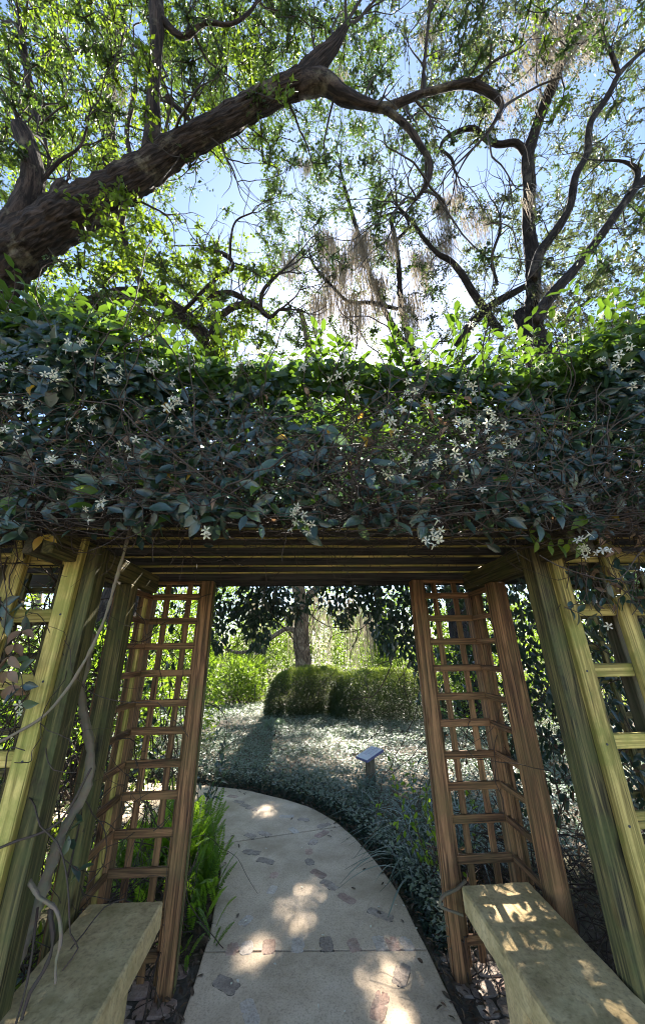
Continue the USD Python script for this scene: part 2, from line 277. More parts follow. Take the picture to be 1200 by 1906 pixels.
leaf_mat('cover_edge', [(0.03, 0.05, 0.036), (0.055, 0.085, 0.06), (0.10, 0.14, 0.105)], (1.9, 2.1, 1.1), rough=.33, fac=.2)
leaf_mat('fern_leaf', [(0.08, 0.16, 0.02), (0.12, 0.22, 0.025), (0.17, 0.28, 0.035)], (2.0, 1.9, .8), rough=.45, fac=.48, per='o')
leaf_mat('blade', [(0.055, 0.10, 0.075), (0.10, 0.15, 0.13), (0.18, 0.24, 0.22)], (1.7, 1.8, 1.0), rough=.35, fac=.3, per='o')
leaf_mat('young_shrub', [(0.15, 0.25, 0.03), (0.20, 0.30, 0.04), (0.09, 0.17, 0.03)], (2.0, 1.9, .8), rough=.4, fac=.5, per='o')
leaf_mat('far_wood_leaf', [(0.07, 0.11, 0.035), (0.13, 0.17, 0.05), (0.20, 0.24, 0.07), (0.28, 0.29, 0.13)], (2.2, 2.0, .9), rough=.45, fac=.5)
leaf_mat('grass_blade', [(0.12, 0.18, 0.03), (0.19, 0.23, 0.05), (0.28, 0.28, 0.08)], (2.0, 1.8, .9), rough=.5, fac=.45)

# ------------------------------------------------------------------ ground, path, paving
def ground_z(x, y):
    far = np.clip((np.hypot(x, y) - 16) / 60, 0, 1)
    return far * 1.2 * (meshkit.fbm(np.stack([x / 25, y / 25, 0 * x], -1), 3, 4) - .35)
rr = np.concatenate([np.linspace(0, 14, 29), np.geomspace(15, 900, 40)]); th = np.linspace(0, 2 * np.pi, 97)
Rg, Tg = np.meshgrid(rr, th, indexing='ij')
gx, gy = Rg * np.cos(Tg), Rg * np.sin(Tg)
gv = np.stack([gx, gy, ground_z(gx, gy)], -1).reshape(-1, 3)
i, j = np.meshgrid(np.arange(len(rr) - 1), np.arange(96), indexing='ij')
gq = np.stack([i * 97 + j, (i + 1) * 97 + j, (i + 1) * 97 + j + 1, i * 97 + j + 1], -1).reshape(-1, 4)
obj('ground', (gv, gq), 'soil', smooth=True, kind='structure')

PR = np.array([(.72, -1.5), (.72, 1.5), (.69, 2.23), (.665, 2.63), (.62, 3.14), (.41, 3.87), (.13, 4.38), (-.41, 4.83), (-1.03, 5.15), (-2.1, 5.4), (-3.6, 5.5), (-6, 5.5)])
PL = np.array([(-.56, -1.5), (-.56, 1.5), (-.535, 2.3), (-.545, 2.72), (-.60, 3.3), (-.70, 3.62), (-.95, 3.95), (-1.4, 4.2), (-2.1, 4.33), (-3.2, 4.38), (-4.4, 4.4), (-6, 4.4)])
PRs, PLs = smooth_path(PR, .08), smooth_path(PL, .08)
def wob(p, s):
    n = meshkit.noise(np.column_stack([p * 5, np.full(len(p), s)]), s) - .5
    t = unit(np.gradient(p, axis=0)); return p + np.stack([-t[:, 1], t[:, 0]], 1) * n[:, None] * .025
PRs, PLs = wob(PRs, 3), wob(PLs, 5)
path_poly = sg.Polygon(np.vstack([PRs, PLs[::-1]])).buffer(0)
path_root = thing('path', kind='structure')
def slab_cut(p0, p1):
    a, b = at_z(*p0, 0)[:2], at_z(*p1, 0)[:2]
    d = unit(b - a); return sg.LineString([a - d * 1.5, b + d * 1.5]).buffer(.002, cap_style=2)
cuts = [slab_cut((390, 1787), (800, 1783)), slab_cut((430, 1577), (645, 1545))]
cuts.append(sg.LineString([(-.9, 1.25), (1.0, 1.25)]).buffer(.0035, cap_style=2))
cuts.append(sg.LineString([(-1.25, 3.8), (-1.45, 5.6)]).buffer(.0035, cap_style=2)); cuts.append(sg.LineString([(-3.1, 4), (-3.1, 5.9)]).buffer(.0035, cap_style=2))
pieces = path_poly
for c in cuts: pieces = pieces.difference(c)
def extr(poly, z0, z1, ch=.006):
    m0 = trimesh.creation.extrude_polygon(poly, z1 - z0 - ch, engine='earcut'); m0.apply_translation([0, 0, z0])
    inner = poly.buffer(-ch)
    # chamfered rim: top cap inset
    if inner.is_empty or inner.geom_type != 'Polygon': return m0
    m1 = trimesh.creation.extrude_polygon(inner, ch, engine='earcut'); m1.apply_translation([0, 0, z1 - ch + 1e-4])
    return join([m0, m1])
for g in sorted(getattr(pieces, 'geoms', [pieces]), key=lambda g: g.centroid.y):
    if g.area > .05: obj('slab', extr(g, -.08, .03), 'concrete', path_root)
obj('joint_bed', trimesh.creation.extrude_polygon(path_poly.buffer(-.03), .1, engine='earcut').apply_translation([0, 0, -.083]), 'mortar', path_root)

def brick_mesh(cx, cy, z, w, l, ang, h=.04, seed=0, rough=.006):
    r = np.random.default_rng(seed)
    n = 7
    a = np.linspace(0, 2 * np.pi, 4 * n, endpoint=False)
    k = np.maximum(np.abs(np.cos(a)), np.abs(np.sin(a)))
    q = np.stack([np.cos(a) / k * w / 2, np.sin(a) / k * l / 2], 1)
    q *= (1 - .06 * (np.minimum(np.abs(np.cos(a)), np.abs(np.sin(a)))[:, None] > .6)) 
    q += np.stack([meshkit.noise(np.column_stack([np.cos(a) * 1.6, np.sin(a) * 1.6, np.full(len(a), seed * 3.7 + o)]), seed + o) - .5 for o in (0, 9)], 1) * rough * 1.6 + r.normal(0, rough * .12, q.shape)
    c, s = math.cos(ang), math.sin(ang); R2 = np.array([[c, -s], [s, c]])
    q = q @ R2.T + [cx, cy]; ctr = np.array([cx, cy])
    N = len(q); qi = ctr + (q - ctr) * .93
    zt = z + r.normal(0, .0012, N)
    v = np.vstack([np.column_stack([q, np.full(N, z - h)]), np.column_stack([q, zt - .004]), np.column_stack([qi, zt]), [[cx, cy, z + .001]]])
    k = np.arange(N); k1 = (k + 1) % N; f = []
    for o in (0, N): f += [np.stack([k + o, k1 + o, k1 + o + N], 1), np.stack([k + o, k1 + o + N, k + o + N], 1)]
    f.append(np.stack([k + 2 * N, k1 + 2 * N, np.full(N, 3 * N)], 1))
    return v, np.vstack(f)
inlaid = [  # px, py, width, length, angle, tone
    (465, 1886, .095, .19, .5, 'p'), (420, 1834, .10, .19, 1.0, 'd'), (747, 1815, .10, .19, -.5, 'd'), (706, 1873, .10, .2, -.45, 'r'), (457, 1715, .085, .13, -.6, 'p'), (507, 1657, .08, .12, -.3, 'p'), (510, 1630, .085, .10, -.2, 'r'),
    (494, 1603, .09, .2, 1.1, 'd'), (468, 1587, .09, .2, 1.2, 'd'), (576, 1605, .085, .12, .25, 'd'), (575, 1586, .085, .12, 0, 'r'), (583, 1568, .09, .13, -.5, 'd'), (592, 1627, .09, .18, .8, 'r'), (612, 1648, .10, .19, .8, 'd'),
    (645, 1673, .09, .18, .8, 'r'), (708, 1703, .09, .22, .95, 'd'), (546, 1546, .09, .17, .6, 'p'), (492, 1552, .09, .18, .9, 'd'), (466, 1556, .09, .16, .9, 'd'), (599, 1553, .1, .2, -.8, 'r'), (602, 1537, .1, .18, -1.0, 'd'),
    (565, 1526, .09, .15, 1.2, 'd'), (533, 1520, .09, .2, 1.5, 'p'), (470, 1506, .09, .2, 1.0, 'd'), (457, 1500, .09, .18, 1.0, 'd'), (444, 1493, .09, .18, 1.1, 'd'), (433, 1483, .09, .18, 1.2, 'r'),
    (432, 1767, .09, .12, 0, 'r'), (459, 1765, .095, .13, 0, 'p'), (500, 1763, .10, .14, .03, 'r'), (554, 1760, .095, .14, -.1, 'p'), (607, 1758, .10, .14, .05, 'd'), (658, 1760, .09, .13, .25, 'r'), (706, 1756, .09, .14, .12, 'p'), (731, 1758, .085, .13, .1, 'r'), (757, 1757, .085, .13, .15, 'p')]
TONE = dict(p='brick_pale', d='brick_dark', r='brick_red')
for k, (px, py, w, l, a, t) in enumerate(inlaid):
    p = at_z(px, py, .03)
    obj('brick', brick_mesh(p[0], p[1], .0315, w * .76, l * .78, a, seed=k, rough=.006), TONE[t], path_root)
    if t == 'd': obj('brick_joint', brick_mesh(p[0], p[1], .0302, w * .76 + .006, l * .78 + .006, a, seed=k, rough=.008), 'mortar', path_root)
    p2 = np.array([p[0], p[1]])

pav = thing('brick_paving', kind='structure')
br = np.random.default_rng(4)
kk = 0
for side in (-1, 1):
    for row in range(14):
        y = 1.38 + row * .1
        if side < 0:
            x = np.interp(y, PL[:, 1][:4], PL[:, 0][:4]) - .055
        else:
            x = np.interp(y, PR[:, 1][:4], PR[:, 0][:4]) + .055
        x += side * (.05 if row % 2 else 0.0)
        first = True
        while abs(x) < 1.16 and y < 2.62:
            l = .1 if (first and row % 2) else .2
            cx = x + side * l / 2
            if abs(cx) < 1.16:
                kk += 1
                obj('brick', brick_mesh(cx, y, .012 + br.normal(0, .004), l - .012, .09, br.normal(0, .03), seed=100 + kk), ['brick_red', 'brick_dark', 'brick_red', 'brick_dark', 'brick_dark'][br.integers(5)], pav)
            x += side * l; first = False
for x0, x1 in ((-1.2, -.55), (.7, 1.2)):
    obj('sand_bed', trimesh.creation.box(bounds=[[x0, 1.3, -.05], [x1, 2.62, .004]]), 'mortar', pav)

th_ = np.linspace(0, 2 * np.pi, 60, endpoint=False); cr_ = np.stack([np.cos(th_) * 8.5 + .1, np.sin(th_) * 6 - 7.9], 1) * (1 + .04 * np.sin(th_ * 5)[:, None])
obj('gravel_court', extr(sg.Polygon(cr_), -.05, .008), 'bounce_gravel', kind='structure')  # unseen pale court added to bounce sunlight onto the shaded pergola front

# ------------------------------------------------------------------ wooden pergola
XC = 0.06
perg = thing('wooden_pergola', 'weathered wooden garden pergola with lattice sides framing the path opening', 'pergola')
def pair(name, u0, u1, y0, y1, z0, z1, mat, c=.004, sides=(-1, 1), parent=None, fl=None):
    for s in sides:
        a, b = sorted((XC + s * u0, XC + s * u1))
        obj(name, cbox((a, y0, z0), (b, y1, z1), c), mat if isinstance(mat, str) else mat[s], parent or perg)
pair('jamb_post', .69, .768, 2.40, 2.49, 0, 2.0, 'wood_brown_z')
pair('jamb_trim', .683, .6895, 2.43, 2.455, .02, 1.99, {-1: 'wood_moss_z', 1: 'wood_brown_z'}, .002)
pair('corner_post', 1.09, 1.182, 2.42, 2.51, 0, 1.915, 'wood_brown_z')
pair('middle_post', 1.052, 1.135, 2.03, 2.115, 0, 1.915, {-1: 'wood_moss_z', 1: 'wood_brown_z'})
pair('front_post', 1.012, 1.098, 1.553, 1.642, 0, 2.0, 'wood_moss_z', sides=(1,))
pair('front_post', .985, 1.071, 1.553, 1.642, 0, 2.0, 'wood_moss_z', sides=(-1,))
pair('back_stud', 1.150, 1.215, 1.66, 1.73, 0, 2.0, 'wood_moss_z')
pair('back_stud', 1.42, 1.49, 1.66, 1.73, 0, 2.0, 'wood_dark_z')
pair('outer_post', 2.1, 2.19, 1.553, 1.642, 0, 2.0, 'wood_moss_z')
for s in (-1, 1):   # side beams on top of the posts, cut square at the far end
    a, b = sorted((XC + s * 1.055, XC + s * 1.10))
    obj('side_beam', cbox((a, 1.36, 1.918), (b, 2.40, 2.03)), 'wood_moss_y', perg)
    a, b = sorted((XC + s * 1.135, XC + s * 1.17))
    obj('side_beam', cbox((a, 1.36, 1.918), (b, 2.53, 2.01)), 'wood_dark_y', perg)
obj('header_beam', cbox((-2.2, 2.515, 1.985), (2.35, 2.555, 2.125)), 'wood_shaded_x', perg)
obj('header_beam', cbox((-1.04, 2.405, 2.003), (1.16, 2.445, 2.125)), 'wood_shaded_x', perg)
for k, y in enumerate((1.39, 1.52, 1.655, 1.86, 2.085, 2.28)):
    obj('roof_joist', cbox((-2.15, y, 2.035), (2.3, y + .038, 2.15)), 'wood_shaded_x', perg)
    obj('roof_batten', cbox((-2.15, y - .003, 2.025), (2.3, y + .010, 2.034), .002), 'wood_front_x', perg)  # pale strip put in as the bright lower edge of the joist
# rear lattice panels: uprights and rungs, one by one
LZ = (2.0, 1.893, 1.737, 1.586, 1.427, 1.262, 1.113, .952, .80, .64, .468, .31, .15)
for s in (-1, 1):
    a, b = sorted((XC + s * .769, XC + s * .789))
    pan = obj('lattice_panel', cbox((a, 2.43, .05), (b, 2.455, 1.98), .002), 'wood_brown_z', perg)
    for u in (.84, .985):
        a, b = sorted((XC + s * u, XC + s * (u + .035)))
        obj('upright_slat', cbox((a, 2.446, .05), (b, 2.462, 1.985), .0025), 'wood_brown_z', pan)
    for z in LZ:
        a, b = sorted((XC + s * .770, XC + s * 1.089)); dz = rng.normal(0, .003)
        obj('cross_slat', cbox((a, 2.427, z - .02 + dz), (b, 2.4445, z + .02 + dz), .0025), 'wood_brown_x', pan)
    # narrow side panel between corner post and middle post
    a, b = sorted((XC + s * 1.105, XC + s * 1.125))
    pan = obj('side_panel', cbox((a, 2.375, .1), (b, 2.40, 1.91), .002), {-1: 'wood_front_z', 1: 'wood_brown_z'}[s], perg)
    for z in LZ[1:]:
        a, b = sorted((XC + s * 1.086, XC + s * 1.1045))
        obj('cross_slat', cbox((a, 2.116, z - .016), (b, 2.419, z + .016), .0025), 'wood_brown_y', pan)
    a, b = sorted((XC + s * 1.139, XC + s * 1.157))
    obj('trim_slat', cbox((a, 2.06, .02), (b, 2.09, 1.91), .002), 'wood_brown_z', perg)
    # open side panel between middle post and front post, wide spacing
    a, b = sorted((XC + s * 1.105, XC + s * 1.12))
    if s < 0:
        obj('trim_slat', cbox((a - .03, 1.80, .02), (b - .03, 1.83, 1.91), .002), 'wood_moss_z', perg)
    # front lattice: stiles and rails
    FZ = (1.945, 1.70, 1.452, 1.195, .945, .695, .445, .195)
    US = (1.077, 1.335, 1.593, 1.851, 2.09) if s > 0 else (1.036, 1.27, 1.504, 1.738, 1.972)
    a, b = sorted((XC + s * US[0], XC + s * (US[0] + .066)))
    pan = obj('front_lattice', cbox((a, 1.514, .02), (b, 1.549, 2.03), .004), 'wood_front_z', perg)
    for u in US[1:]:
        a, b = sorted((XC + s * u, XC + s * (u + .068)))
        obj('stile', cbox((a, 1.516, .02), (b, 1.549, 2.03), .004), 'wood_front_z', pan)
    for z in FZ:
        for u0, u1 in zip(US[:-1], US[1:]):
            a, b = sorted((XC + s * (u0 + .060), XC + s * (u1 + .006)))
            if s < 0: pass
            obj('rail', cbox((a, 1.551, z - .026), (b, 1.572, z + .026), .003), 'wood_front_x', pan)
    # outer rear lattice seen through the front one
    a, b = sorted((XC + s * 1.50, XC + s * 1.53))
    pan = obj('outer_lattice', cbox((a, 2.12, .02), (b, 2.145, 2.0), .002), 'wood_moss_z', perg)
    for u in (1.70, 1.90, 2.10):
        a, b = sorted((XC + s * u, XC + s * (u + .03)))
        obj('upright_slat', cbox((a, 2.12, .02), (b, 2.145, 2.0), .002), 'wood_moss_z', pan)
    for z in (1.9, 1.72, 1.54, 1.36, 1.18, 1.0, .82, .64, .46, .28):
        a, b = sorted((XC + s * 1.45, XC + s * 2.2))
        obj('cross_slat', cbox((a, 2.147, z - .016), (b, 2.163, z + .016), .002), 'wood_moss_x', pan)
    for z in FZ[:5]:   # screw heads on the front stile
        for u in (US[0] + .026,):
            p = np.array([[XC + s * u, 1.5125, z], [XC + s * u, 1.5138, z]])
            obj('screw', tube(p, .0045, 8), 'metal_black', perg)

# ------------------------------------------------------------------ stone benches
def bench(x0, x1, label):
    t = thing('stone_bench', label, 'bench')
    y0, y1 = .86, 2.13
    v = cbox((x0, y0, .41), (x1, y1, .51), .008).subdivide_to_size(.03)
    nn = meshkit.fbm(v.vertices * 9, 3, 2) - .5
    n2_ = np.clip(meshkit.noise(v.vertices * 34, 6) - .62, 0, 1)
    v.vertices += v.vertex_normals * (nn[:, None] * .009 - n2_[:, None] * .012)
    obj('slab', v, 'cast_stone', t, smooth=40)
    for yy in (1.0, 1.78):
        obj('leg', cbox((x0 + .05, yy, 0), (x1 - .03, yy + .14, .408), .01), 'cast_stone', t)
bench(-.965, -.632, 'mossy tan stone bench on the left under the trellis with dangling dead vines')
bench(.735, 1.066, 'tan stone bench with sunlit grid patches beside the right lattice')


# ------------------------------------------------------------------ star jasmine over the pergola roof
def sun_open(p, targets):
    """True for the points that do not stand between the sun and any target (x, y, z, r0, growth)."""
    keep = np.ones(len(p), bool); soft = .45 + .85 * np.random.default_rng(len(p)).random(len(p))
    for x, y, z, r0, g in targets:
        d = p - np.array([x, y, z]); t = d @ SUN
        dist = np.linalg.norm(d - t[:, None] * SUN, axis=1)
        keep &= ~((t > .3) & (dist < (r0 + g * np.maximum(t, 0)) * soft))
    return keep
def ridge(x):
    return 2.60 + .28 * np.clip(np.abs(x - .1) / 1.35, 0, 1) ** 1.6 + .26 * (meshkit.fbm(np.stack([x * 1.9, 0 * x, 0 * x + 3.3], -1), 3, 8) - .5)
def front_y(x, z):
    return 1.10 + .17 * (meshkit.fbm(np.stack([x * 2.4, z * 3.2, 0 * x], -1), 3, 2) - .5) * 2 + .07 * np.clip((2.35 - z) / .4, -.3, 1)

vine = thing('jasmine_vine', 'dense star jasmine vine with white flowers covering the pergola roof', 'vine')
J = np.random.default_rng(21)
def jasmine_front(n):
    x = J.uniform(-2.05, 2.2, n); z = 1.95 + (J.beta(1.3, 1.0, n)) * (ridge(x) - 1.95)
    d = J.exponential(.07, n) - .02
    patch = meshkit.fbm(np.stack([x * 2.6, z * 3.2, 0 * x + 1.7], -1), 3, 12)
    dens = np.clip(.30 + (z - 2.15) / .42, .24, 1) * np.clip((patch - .42) / .12, .05, 1)
    dens = np.maximum(dens, np.clip((z - 2.45) / .12, 0, 1) * .9)
    k = J.random(n) < dens
    x, z, d = x[k], z[k], d[k]
    return np.stack([x, front_y(x, z) + d, z], -1)
P1 = jasmine_front(17000)
lo_c = np.column_stack([J.uniform(-1.7, 1.9, 46), J.uniform(1.97, 2.2, 46)])
lo_i = J.integers(46, size=950); lx, lz = lo_c[lo_i, 0] + J.normal(0, .07, 950), np.maximum(lo_c[lo_i, 1] + J.normal(0, .045, 950), 1.93)
P1 = np.vstack([P1, np.stack([lx, front_y(lx, lz) + J.normal(-.01, .03, 950), lz], -1)])
n1 = len(P1)
# top of the hedge of leaves and the roof's depth
n2 = 9000
x = J.uniform(-2.1, 2.25, n2); y = 1.12 + J.beta(1, 1.6, n2) * 1.55
z = ridge(x) + .05 * (meshkit.fbm(np.stack([x * 4, y * 4, 0 * x], -1), 2, 5) - .5) - J.exponential(.05, n2)
P2 = np.stack([x, y, z], -1); P2 = P2[J.random(n2) > .6 * np.exp(-((x - .18) / .42) ** 2)]; n2 = len(P2)
# upright shoots along the top edge
shoots = []; SP, SA, SN, SL = [], [], [], []
for k in range(380):
    x0 = J.uniform(-1.9, 2.0); y0 = J.uniform(1.06, 1.7)
    h = J.uniform(.04, .15) + .16 * J.random() ** 3 * (1.15 if abs(x0) > .6 else .95)
    b = np.array([x0, y0, float(ridge(np.array([x0]))[0]) - .06])
    tip = b + np.array([J.normal(0, .06), J.normal(-.02, .05), h + .06])
    mid = (b + tip) / 2 + J.normal(0, .015, 3)
    q = smooth_path(np.array([b, mid, tip]), .02); shoots.append(tube(q, np.linspace(.0022, .0012, len(q)), 4))
    nl = J.integers(3, 7)
    for i in range(nl):
        t = (i + 1) / nl; p = q[min(len(q) - 1, int(t * len(q)))]
        a0 = J.uniform(0, 6.28)
        for s in (0, math.pi):
            ax = np.array([math.cos(a0 + s), math.sin(a0 + s), J.uniform(.1, .9)])
            SP.append(p); SA.append(ax); SN.append(np.array([0, -.15, 1.0]) + J.normal(0, .35, 3)); SL.append(J.uniform(.045, .085) * (1 - .25 * t))
SP, SA, SN, SL = map(np.array, (SP, SA, SN, SL))
# interior fill
n3 = 21000; gap = lambda x, z: np.exp(-((x - .18) / .42) ** 2) * np.clip((z - 2.36) / .12, 0, 1)
x = J.uniform(-2.1, 2.25, n3); y = J.uniform(1.22, 2.62, n3); z = 2.15 + J.beta(1, 1.25, n3) * (ridge(x) - 2.19)
P3 = np.stack([x, y, z], -1); P3 = P3[J.random(n3) > .88 * gap(x, z)]; n3 = len(P3)
# orientation of the hanging leaves
def orient(p, out, droop, jit, face=(0, -1, .22)):
    n = len(p)
    ax = np.array(out)[None] * J.uniform(.2, 1.0, (n, 1)) + np.stack([J.normal(0, 1.0, n), J.normal(0, .5, n), J.normal(droop, .5, n)], -1)
    nr = np.array(face)[None] + J.normal(0, jit, (n, 3))
    return ax, nr
A1, N1 = orient(P1, (0, -.25, 0), -.45, .36)
A2, N2 = orient(P2, (0, -.2, .2), .1, .5, (0, -.5, .8))
A3, N3 = rdir(n3, J), rdir(n3, J)
L1 = .030 + .058 * J.beta(1.3, 1.3, n1); L2 = J.uniform(.04, .08, n2); L3 = J.uniform(.04, .07, n3)
young1 = (P1[:, 2] > ridge(P1[:, 0]) - .09 - .06 * J.random(n1)) | (J.random(n1) < .09)
young2 = J.random(n2) < .5
# the largest in view become leaves of their own
pos = np.vstack([P1, SP]); ax = np.vstack([A1, SA]); nr = np.vstack([N1, SN]); LL = np.concatenate([L1, SL]); yg = np.concatenate([young1, np.ones(len(SP), bool)])
px = to_px(pos); depth_in = np.concatenate([P1[:, 1] - front_y(P1[:, 0], P1[:, 2]), np.full(len(SP), -.02)])
inframe = (px[:, 0] > 5) & (px[:, 0] < 1195) & (px[:, 1] > 0)
size = np.where(inframe & (depth_in < .06), LL / px[:, 2], 0)
own = np.zeros(len(pos), bool); own[np.argsort(-size)[:262]] = True
for k in np.nonzero(own)[0]:
    obj('leaf', leaves(pos[k:k + 1], ax[k:k + 1], nr[k:k + 1], LL[k], LL[k] * J.uniform(.40, .55), LEAF_NEAR), 'jasmine_leaf_young' if yg[k] else 'jasmine_leaf_old', vine, smooth=True)
for k in range(38):     # yellowed and dead leaves of their own
    x0 = J.uniform(-1.1, 1.35); z0 = J.uniform(2.0, 2.5)
    p = np.array([[x0, float(front_y(np.array([x0]), np.array([z0]))[0]) - .02, z0]])
    obj('leaf', leaves(p, rdir(1, J) + [[0, -.3, -.6]], [[0, -.8, .5]] + J.normal(0, .4, (1, 3)), J.uniform(.035, .055), J.uniform(.018, .026), LEAF_NEAR, curl=np.array([2.5])), 'leaf_yellow' if k % 3 == 0 else 'leaf_dead', vine, smooth=True)
old = Acc(); new = Acc(); r_ = ~own
o1 = r_ & ~yg; y1 = r_ & yg
old.add(*leaves(pos[o1], ax[o1], nr[o1], LL[o1], LL[o1] * .47, LEAF_MID)); new.add(*leaves(pos[y1], ax[y1], nr[y1], LL[y1], LL[y1] * .5, LEAF_MID))
new.add(*leaves(P2[young2], A2[young2], N2[young2], L2[young2], L2[young2] * .48, LEAF_MID)); old.add(*leaves(P2[~young2], A2[~young2], N2[~young2], L2[~young2], L2[~young2] * .48, LEAF_MID))
old.add(*leaves(P3, A3, N3, L3, L3 * .48, LEAF_FAR))
obj('foliage', old.mesh(), 'jasmine_old', vine, smooth=True, kind='stuff'); obj('young_foliage', new.mesh(), 'jasmine_young', vine, smooth=True, kind='stuff')
# stems: a tangle of thin brown vines in the front and under the eave
tw = Acc()
for q in shoots: tw.add(*q)
def wander(p, d, n, step, turn, pull=(0, 0, 0)):
    pts = [np.array(p, float)]; d = unit(np.array(d, float))
    for _ in range(n):
        d = unit(d + J.normal(0, turn, 3) + np.array(pull)); pts.append(pts[-1] + d * step)
    return np.array(pts)
for k in range(1000):
    x0 = J.uniform(-1.9, 2.0); z0 = 1.97 + .75 * J.beta(1.0, 2.6)
    y0 = float(front_y(np.array([x0]), np.array([z0]))[0]) + J.exponential(.08)
    d = [J.normal(0, 1), J.normal(0, .25), J.normal(0, .35)]
    q = wander((x0, y0, z0), d, J.integers(8, 18), .045, .32)
    q[:, 2] = np.clip(q[:, 2], 1.95 + J.uniform(-.05, .1), None)
    q = smooth_path(q, .03); r0 = J.uniform(.0009, .0026); tw.add(*tube(q, np.linspace(r0 * 1.2, r0 * .7, len(q)), 4, cap=False))
for k in range(900):
    x0 = J.uniform(-1.8, 1.9); z0 = J.uniform(1.95, 2.22)
    y0 = float(front_y(np.array([x0]), np.array([z0]))[0]) + J.uniform(-.05, .12)
    q = wander((x0, y0, z0), [J.normal(0, 1), J.normal(0, .3), J.normal(0, .6)], J.integers(6, 16), .035, .42); q[:, 2] = np.clip(q[:, 2], 1.93 + J.uniform(-.03, .08), None)
    q = smooth_path(q, .025); r0 = J.uniform(.0008, .0022); tw.add(*tube(q, np.linspace(r0 * 1.2, r0 * .7, len(q)), 4, cap=False))
for k in range(170):    # loose ends hanging below the roof
    x0 = J.uniform(-1.5, 1.6); y0 = J.uniform(1.12, 1.7); z0 = J.uniform(1.98, 2.12)
    q = wander((x0, y0, z0), [J.normal(0, .8), J.normal(0, .4), -.7], J.integers(4, 9), .04, .30, (0, 0, -.05))
    q = smooth_path(q, .02); r0 = J.uniform(.0008, .0018); tw.add(*tube(q, np.linspace(r0, r0 * .6, len(q)), 4, cap=False))
obj('stems', tw.mesh(), 'twig_brown', vine, smooth=True, kind='stuff')
dl = 900
xx_ = J.uniform(-2, 2.2, dl); zz_ = J.uniform(1.98, 2.45, dl); yy_ = front_y(xx_, zz_) + J.exponential(.06, dl)
w_ = np.clip((xx_ - .4) / .8, .25, 1); kk_ = J.random(dl) < w_
obj('dead_foliage', leaves(np.stack([xx_, yy_, zz_], -1)[kk_], rdir(kk_.sum(), J) + [0, 0, -.5], rdir(kk_.sum(), J) + [0, -.8, 0], J.uniform(.03, .055, kk_.sum()), J.uniform(.014, .024, kk_.sum()), LEAF_MID), 'leaf_dead_mass', vine, smooth=True, kind='stuff')

def flower_mesh(c, n, s):
    """Five twisted petals round a short tube, facing n."""
    n = unit(n); a = unit(np.cross(n, [.3, .2, .9])); b = np.cross(n, a); v, f = [], []
    for k in range(5):
        t = k * 2 * math.pi / 5; e = math.cos(t) * a + math.sin(t) * b; g = np.cross(n, e); o = len(v)
        v += [c + e * s * .10 - g * s * .05, c + e * s * .12 + g * s * .07, c + e * s * .34 - g * s * .03 + n * s * .04, c + e * s * .32 + g * s * .17 + n * s * .02, c + e * s * .52 + g * s * .20 - n * s * .04, c + e * s * .48 + g * s * .02 + n * s * .02]
        f += [[o, o + 2, o + 1], [o + 1, o + 2, o + 3], [o + 2, o + 5, o + 3], [o + 3, o + 5, o + 4]]
    o = len(v); v += [c - n * s * .6 + a * s * .04, c - n * s * .6 - a * s * .04, c + a * s * .1 - b * s * .06, c - a * s * .1 - b * s * .06, c + b * s * .1]
    f += [[o, o + 3, o + 1], [o, o + 2, o + 3], [o, o + 4, o + 2], [o + 1, o + 3, o + 4]]
    return np.array(v), np.array(f)
FLC = [(120, 605), (165, 655), (110, 700), (230, 695), (285, 640), (60, 770), (30, 820), (180, 790), (330, 762), (345, 790), (240, 850), (120, 870), (95, 690), (190, 950), (560, 970), (10, 770), (30, 640),
       (440, 690), (470, 670), (650, 720), (620, 700), (730, 800), (760, 745), (820, 760), (860, 790), (905, 795), (925, 805), (910, 850), (935, 835), (860, 840), (800, 870), (830, 855), (760, 870), (720, 880), (860, 905),
       (800, 1000), (865, 720), (700, 670), (940, 700), (1000, 690), (1040, 650), (1090, 700), (1140, 690), (1160, 650), (1180, 720), (1030, 590), (1110, 600), (1085, 1020), (640, 680), (690, 640), (880, 620), (970, 640), (1130, 570), (780, 690), (560, 690), (520, 680), (370, 690), (300, 700), (20, 700)]
nf = 0; fm = Acc(); cl_n = 0
for (fx, fy) in FLC:
    yy = 1.08 if fy > 640 else 1.2
    c0 = at_y(fx, fy, yy)
    if fy > 640: c0 = at_y(fx, fy, float(front_y(np.array([c0[0]]), np.array([c0[2]]))[0]) - .05)
    for q in range(J.integers(4, 9)):
        c = c0 + J.normal(0, .024, 3) - [0, .03, 0]; nn = np.array([J.normal(0, .9), -.8, J.normal(0.1, .8)])
        s = J.uniform(.019, .036)
        if nf < 280: obj('flower', flower_mesh(c, nn, s), 'petal', vine); nf += 1
        else: fm.add(*flower_mesh(c, nn, s))
for k in range(500):
    x0 = J.uniform(-2, 2.1); y0 = J.uniform(1.1, 2.2); z0 = float(ridge(np.array([x0]))[0]) + J.uniform(-.12, .05)
    c = np.array([x0, y0, z0])
    for q in range(3): fm.add(*flower_mesh(c + J.normal(0, .02, 3), np.array([J.normal(0, .5), -.6, .6]), J.uniform(.024, .034)))
obj('blossom', fm.mesh(), 'petal_mass', vine, kind='stuff')

